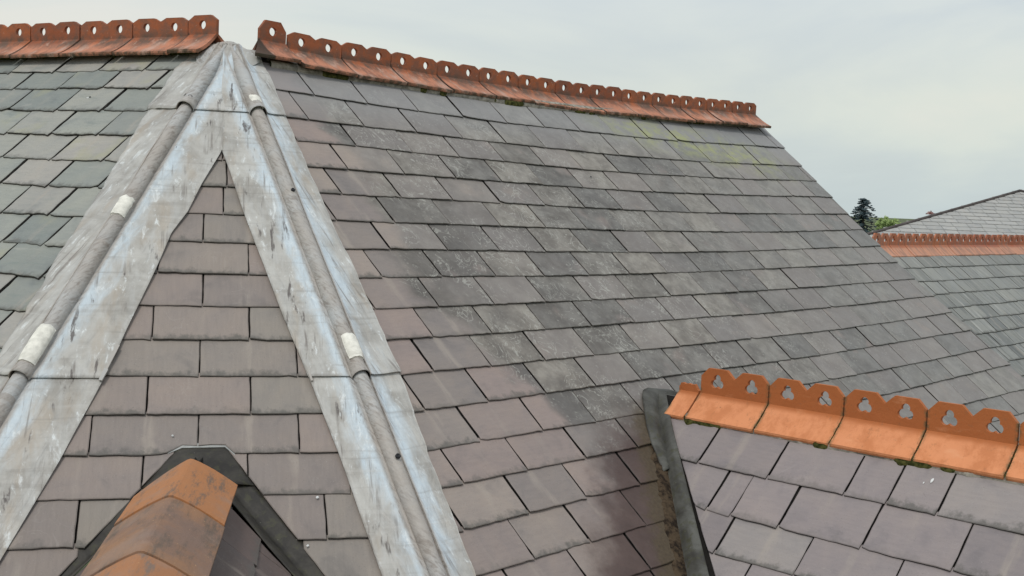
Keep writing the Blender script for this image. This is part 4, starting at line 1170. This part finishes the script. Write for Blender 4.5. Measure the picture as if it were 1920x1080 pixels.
mesh_obj('gable_wall', [V3((fw1.x, fw1.y, 0)), V3((fw0.x, fw0.y, 0)), V3((fw0.x, fw0.y, zt)), EA+EE*1.9-V3((0, 0, .09)), V3((fw1.x, fw1.y, zt))]+
         [p-EE*.2 for p in (V3((fw1.x, fw1.y, 0)), V3((fw0.x, fw0.y, 0)), V3((fw0.x, fw0.y, zt)), EA+EE*1.9-V3((0, 0, .09)), V3((fw1.x, fw1.y, zt)))],
         [(0, 1, 2, 3, 4), (9, 8, 7, 6, 5), (0, 5, 6, 1), (1, 6, 7, 2), (2, 7, 8, 3), (3, 8, 9, 4), (4, 9, 5, 0)], M_wall, fd)

def splat(P_, u, v, r, mat, parent, name, w=.0, st=1.):
    vt = []; n = 12
    for k_, (f, h_) in enumerate(((1., 0.), (.6, .0015))):
        for i in range(n):
            a = 2*pi*i/n; rr = r*f*(1+.4*noise.noise(V3((cos(a), sin(a), u*9)))); vt.append(P_.pt(u+rr*cos(a), v+rr*sin(a)*st, w+h_))
    return mesh_obj(name, vt, [(i, (i+1) % n, n+(i+1) % n, n+i) for i in range(n)]+[tuple(range(n, 2*n))], mat, parent)
for (u, v, r, st) in ((-.090, 2.948, .0045, 1.), (.462, 2.640, .006, 1.), (.415, 2.425, .005, 1.)): splat(PF, u+.0, v, r, M_white, slopeF, 'bird_dropping', .001, st)
splat(PD, -2.03, 2.90, .006, M_white, dslope, 'bird_dropping', -.003, 2.2)
splat(PD, -2.06, 2.88, .003, M_white, dslope, 'bird_dropping', -.003, 2.)
splat(PL, -5.206, 3.870, .010, M_white, slopeL, 'chipped_hole', .001, .5)
splat(PL, -5.192, 3.877, .0075, M_rub, slopeL, 'chipped_hole', .003, .6)
splat(PR, 6.159, 3.842, .008, M_rub, slopeR, 'chipped_hole', .0, 1.)

# ================================================================== REAR WING (behind the verge)
rear = root('rear_wing', 'lower grey slate roof with toothed orange ridge behind the verge', 'building', (10, 16, 0))
rslope = root('roof_slope', None, None); rslope.parent = rear; rslope.location = (-10, -16, 0)
R2V = [4.10, 3.742, 3.534, 3.338, 3.137, 2.945, 2.746, 2.548]
for k in range(10): R2V.append(R2V[-1]-.2)
bag = Bag()
for k in range(1, len(R2V)):
    js = [11.60+(.18 if k % 2 else 0)+.365*i+random.uniform(-.05, .05) for i in range(37)]
    for a, b in zip(js, js[1:]):
        va, ta = R2V[k], R2V[k-1]
        poly = [(a+.004, va+random.uniform(-.004, .004)), (b-.004, va+random.uniform(-.004, .004)), (b-.004, ta+.03), (a+.004, ta+.03)]
        poly = clip_poly(poly, (11.93, 9.), (11.93, -9.))
        if len(poly) < 3: continue
        lay_slate(PR2, poly, va, .2, rslope, MS['rear'], bag, rough=.004, thick=.010, step=.08)
flush_bag(bag, 'slate_mass', MS['rear'], rslope)
sheet('roof_deck', [PR2.pt(11.94, -.5, -.022), PR2.pt(25, -.5, -.022), PR2.pt(25, 4.12, -.022), PR2.pt(11.94, 4.12, -.022)], M_under, rslope, .03)
RZ = PR2.z(4.10)
back_slope(PR2, 11.8, 25, rear, M_backslate, RZ)
rme = tile_mesh('ridge_tile', ridge_geo(.4, 2, .135, .088, .110, .066, trefoil, .130, -.112, curl=.2), MT['rear'])
for i in range(16):
    put_tile(rme, PR2, 12.05+i*.401, .0, rear, RZ, .4, (random.uniform(-.03, .03), random.uniform(-.01, .01), random.uniform(-.012, .012)))
ra, rb_ = PR2.pt(11.9, -.3)+PR2.b*.3, PR2.pt(24.8, -.3)+PR2.b*.3
wall(ra, rb_, ra.z-.05, rear)

# ================================================================== FAR HIPPED ROOF
far = root('far_building', 'distant pale grey hipped slate roof rising to a point', 'building', (14, 26, 0))
FA = V3((11.119, 26.122, EYE+.609)); pf = radians(22)
Fl0 = V3((7.21, 23.62, EYE-.40)); dirL = (Fl0-FA).normalized(); dirR = V3((-dirL.x, dirL.y, dirL.z))
Lh = 8.0
pl_, pr_ = FA+dirL*Lh, FA+dirR*Lh; EYP = V3((0, 0, EYE))
back = V3((0, 9, 0))
mesh_obj('roof_deck', [FA, pl_, pr_, (pl_-EYP)*1.4+EYP-V3((-.3, 0, 1.2)), (pr_-EYP)*1.4+EYP-V3((.3, 0, 1.2))], [(0, 1, 2), (0, 3, 1), (0, 2, 4), (0, 4, 3), (1, 3, 4, 2)], MS['far'] if False else M_backslate, far)
# courses of small slates on the face that shows
vt, ft = [], []; U3 = {'plane': [], 'local': [], 'random': []}
nrm = (pr_-FA).cross(pl_-FA).normalized()
if nrm.z < 0: nrm = -nrm
hx = V3((1, 0, 0)); sx = (V3((0, 0, 1))-nrm*nrm.z).normalized()
Ls = (FA-pl_).dot(sx); g_ = .20; half = (pr_-FA).dot(hx)/Ls
for k in range(int(Ls/g_)):
    y0 = -(k+1)*g_; y1 = -k*g_; xw = half*(k+.6)*g_; x = -xw-random.random()*.3; 
    while x < xw:
        x2 = x+random.uniform(.26, .34); a, b = max(x, -xw), min(x2, xw)
        if b-a > .03:
            o_ = len(vt); q = [FA+hx*a+sx*y0+nrm*.012, FA+hx*(b-.008)+sx*y0+nrm*.012, FA+hx*(b-.008)+sx*(y1+.01)+nrm*.006, FA+hx*a+sx*(y1+.01)+nrm*.006, FA+hx*a+sx*y0+nrm*.004, FA+hx*(b-.008)+sx*y0+nrm*.004]
            vt += q; ft += [(o_, o_+1, o_+2, o_+3), (o_+4, o_+5, o_+1, o_)]; rr = (random.random(), random.random())
            for (xx, yy) in ((a, y0), (b, y0), (b, y1), (a, y1), (a, y0), (b, y0)): U3['plane'].append((xx, yy)); U3['local'].append((0 if xx == a else 1, 0 if yy == y0 else 1)); U3['random'].append(rr)
        x = x2
tag(mesh_obj('slate_mass', vt, ft, MS['far'], far, False, U3), kind='stuff')
def tube(pts, r, mat, parent, name, n=8):
    vt, ft = [], []
    for i, p in enumerate(pts):
        d = (pts[min(i+1, len(pts)-1)]-pts[max(i-1, 0)]).normalized(); a = d.orthogonal().normalized(); b = d.cross(a)
        rr = r[i] if isinstance(r, list) else r
        for j in range(n): t = 2*pi*j/n; vt.append(p+a*rr*cos(t)+b*rr*sin(t))
    for i in range(len(pts)-1):
        for j in range(n): ft.append((i*n+j, i*n+(j+1) % n, (i+1)*n+(j+1) % n, (i+1)*n+j))
    ft += [tuple(reversed(range(n))), tuple((len(pts)-1)*n+j for j in range(n))]
    return mesh_obj(name, vt, ft, mat, parent, True)
tube([FA+dirL*(Lh*i/10)+nrm*.02 for i in range(11)], .03, M_capdark, far, 'hip_capping')
tube([FA+dirR*(Lh*i/10)+nrm*.02 for i in range(11)], .03, M_capdark, far, 'hip_capping')
fb_ = [pl_+V3((.5, .4, 0)), pr_+V3((-.5, .4, 0)), (pr_-EYP)*1.36+EYP-V3((.8, 0, 0)), (pl_-EYP)*1.36+EYP+V3((.8, 0, 0))]
for a, b in zip(fb_, fb_[1:]+fb_[:1]): wall(a, b, pl_.z-1.5, far)

# ================================================================== TREES
def leafmat(name, c1, c2):
    t = NT(name, .8, .2); p = t.pos()
    return t.done(t.mix(t.step(t.noise(p, 1.3, 4), .35, .65), c1, c2))
M_bark = simple_mat("bark", (.075, .060, .050), .9, 3.)
def leaves(centres, per, size, mat, parent, name, flat=.5):
    vt, ft = [], []
    for (c, r) in centres:
        for i in range(per):
            d = V3((random.gauss(0, 1), random.gauss(0, 1), random.gauss(0, flat))); d = d.normalized()*r*random.random()**.5
            p = c+V3((d.x, d.y, d.z*flat*1.4)); a = V3((random.uniform(-1, 1), random.uniform(-1, 1), random.uniform(-.5, .5))).normalized(); b = a.orthogonal().normalized()
            s = size*random.uniform(.6, 1.3); o_ = len(vt); vt += [p-a*s, p+b*s*.5, p+a*s, p-b*s*.5]; ft.append((o_, o_+1, o_+2, o_+3))
    return mesh_obj(name, vt, ft, mat, parent)
# conifer: dense on the left, bare drooping boughs on the right
T0 = V3((65.1, 220.6, 0)); TH = EYE+2.6
tr = root('conifer_tree', 'tall dark blue-green conifer with bare drooping boughs on one side', 'tree', T0)
tube([T0+V3((.0, 0, TH*f)) for f in (0, .25, .5, .75, .97)], [.32, .27, .22, .14, .04], M_bark, tr, 'trunk')
M_con = leafmat("conifer_needles", (.030, .050, .060), (.075, .105, .110)); cs = []; k = 0
rs = random.Random(5)
z = 3.2
while z < TH+.1:
    f = (TH-z)/(TH-3.2)
    for q_ in range(5):
        az = rs.uniform(0, 2*pi); Lb = (.6+1.95*min(1, f*2.2))*rs.uniform(.7, 1.2)
        d = V3((cos(az), sin(az), 0)); right = d.x > .25
        if right: Lb *= 1.5
        ns = 5
        for i in range(1, ns+1):
            p = T0+V3((0, 0, z))+d*(Lb*i/ns)+V3((0, 0, -.16*(i/ns)**2*Lb+(.06*Lb if not right else -.14*Lb*i/ns)))
            if right and rs.random() < .5 and i < ns: continue
            cs.append((p, (.40 if not right else .20)*rs.uniform(.7, 1.2)))
        if right or rs.random() < .3:
            bough = [T0+V3((0, 0, z)), T0+V3((0, 0, z-.1*Lb))+d*Lb*.6, T0+V3((0, 0, z-.32*Lb))+d*Lb*1.02]
            tube(bough, [.06, .04, .015], M_bark, tr, 'bough', 5)
    z += .36
leaves(cs, 30, .16, M_con, tr, 'crown', .4)
# round broadleaf
B0 = V3((63.6, 200.5, 0)); bt = root('broadleaf_tree', 'low rounded light green tree right of the dark conifer', 'tree', B0)
tube([B0+V3((0, 0, 7.0*f)) for f in (0, .5, 1)], [.3, .22, .08], M_bark, bt, 'trunk')
cs = []
for i in range(70):
    a = rs.uniform(0, 2*pi); r = rs.random()**.5*2.1; cs.append((B0+V3((cos(a)*r, sin(a)*r, EYE-1.9+rs.uniform(-1.6, 1.25)*sqrt(max(0, 1-(r/2.)**2)))), rs.uniform(.3, .5)))
leaves(cs, 70, .15, leafmat("broadleaf", (.16, .24, .07), (.36, .46, .17)), bt, 'crown', .8)
# red-leaved treetop over the hip of the far roof
C0 = V3((32.2, 90.3, 0)); ct = root('copper_tree', 'reddish treetop showing just over the far hipped roof', 'tree', C0)
tube([C0+V3((0, 0, (EYE-.1)*f)) for f in (0, .5, 1)], [.22, .16, .04], M_bark, ct, 'trunk')
cs = [(C0+V3((rs.uniform(-.75, .75), rs.uniform(-.7, .7), EYE-.15+rs.uniform(-.5, .35)*(1-.0))), rs.uniform(.10, .2)) for i in range(46)]
leaves(cs, 16, .07, leafmat("copper_leaves", (.20, .085, .075), (.36, .19, .16)), ct, 'crown', .8)

# ================================================================== GROUND
t = NT("ground_grass", .95, .1); p = t.pos()
gm = t.done(t.mix(t.step(t.noise(p, .05, 5), .4, .6), (.085, .115, .055), (.16, .17, .10)))
gr = mesh_obj('ground', [(-2500, -2500, 0), (2500, -2500, 0), (2500, 2500, 0), (-2500, 2500, 0)], [(0, 1, 2, 3)], gm); tag(gr, kind='structure')
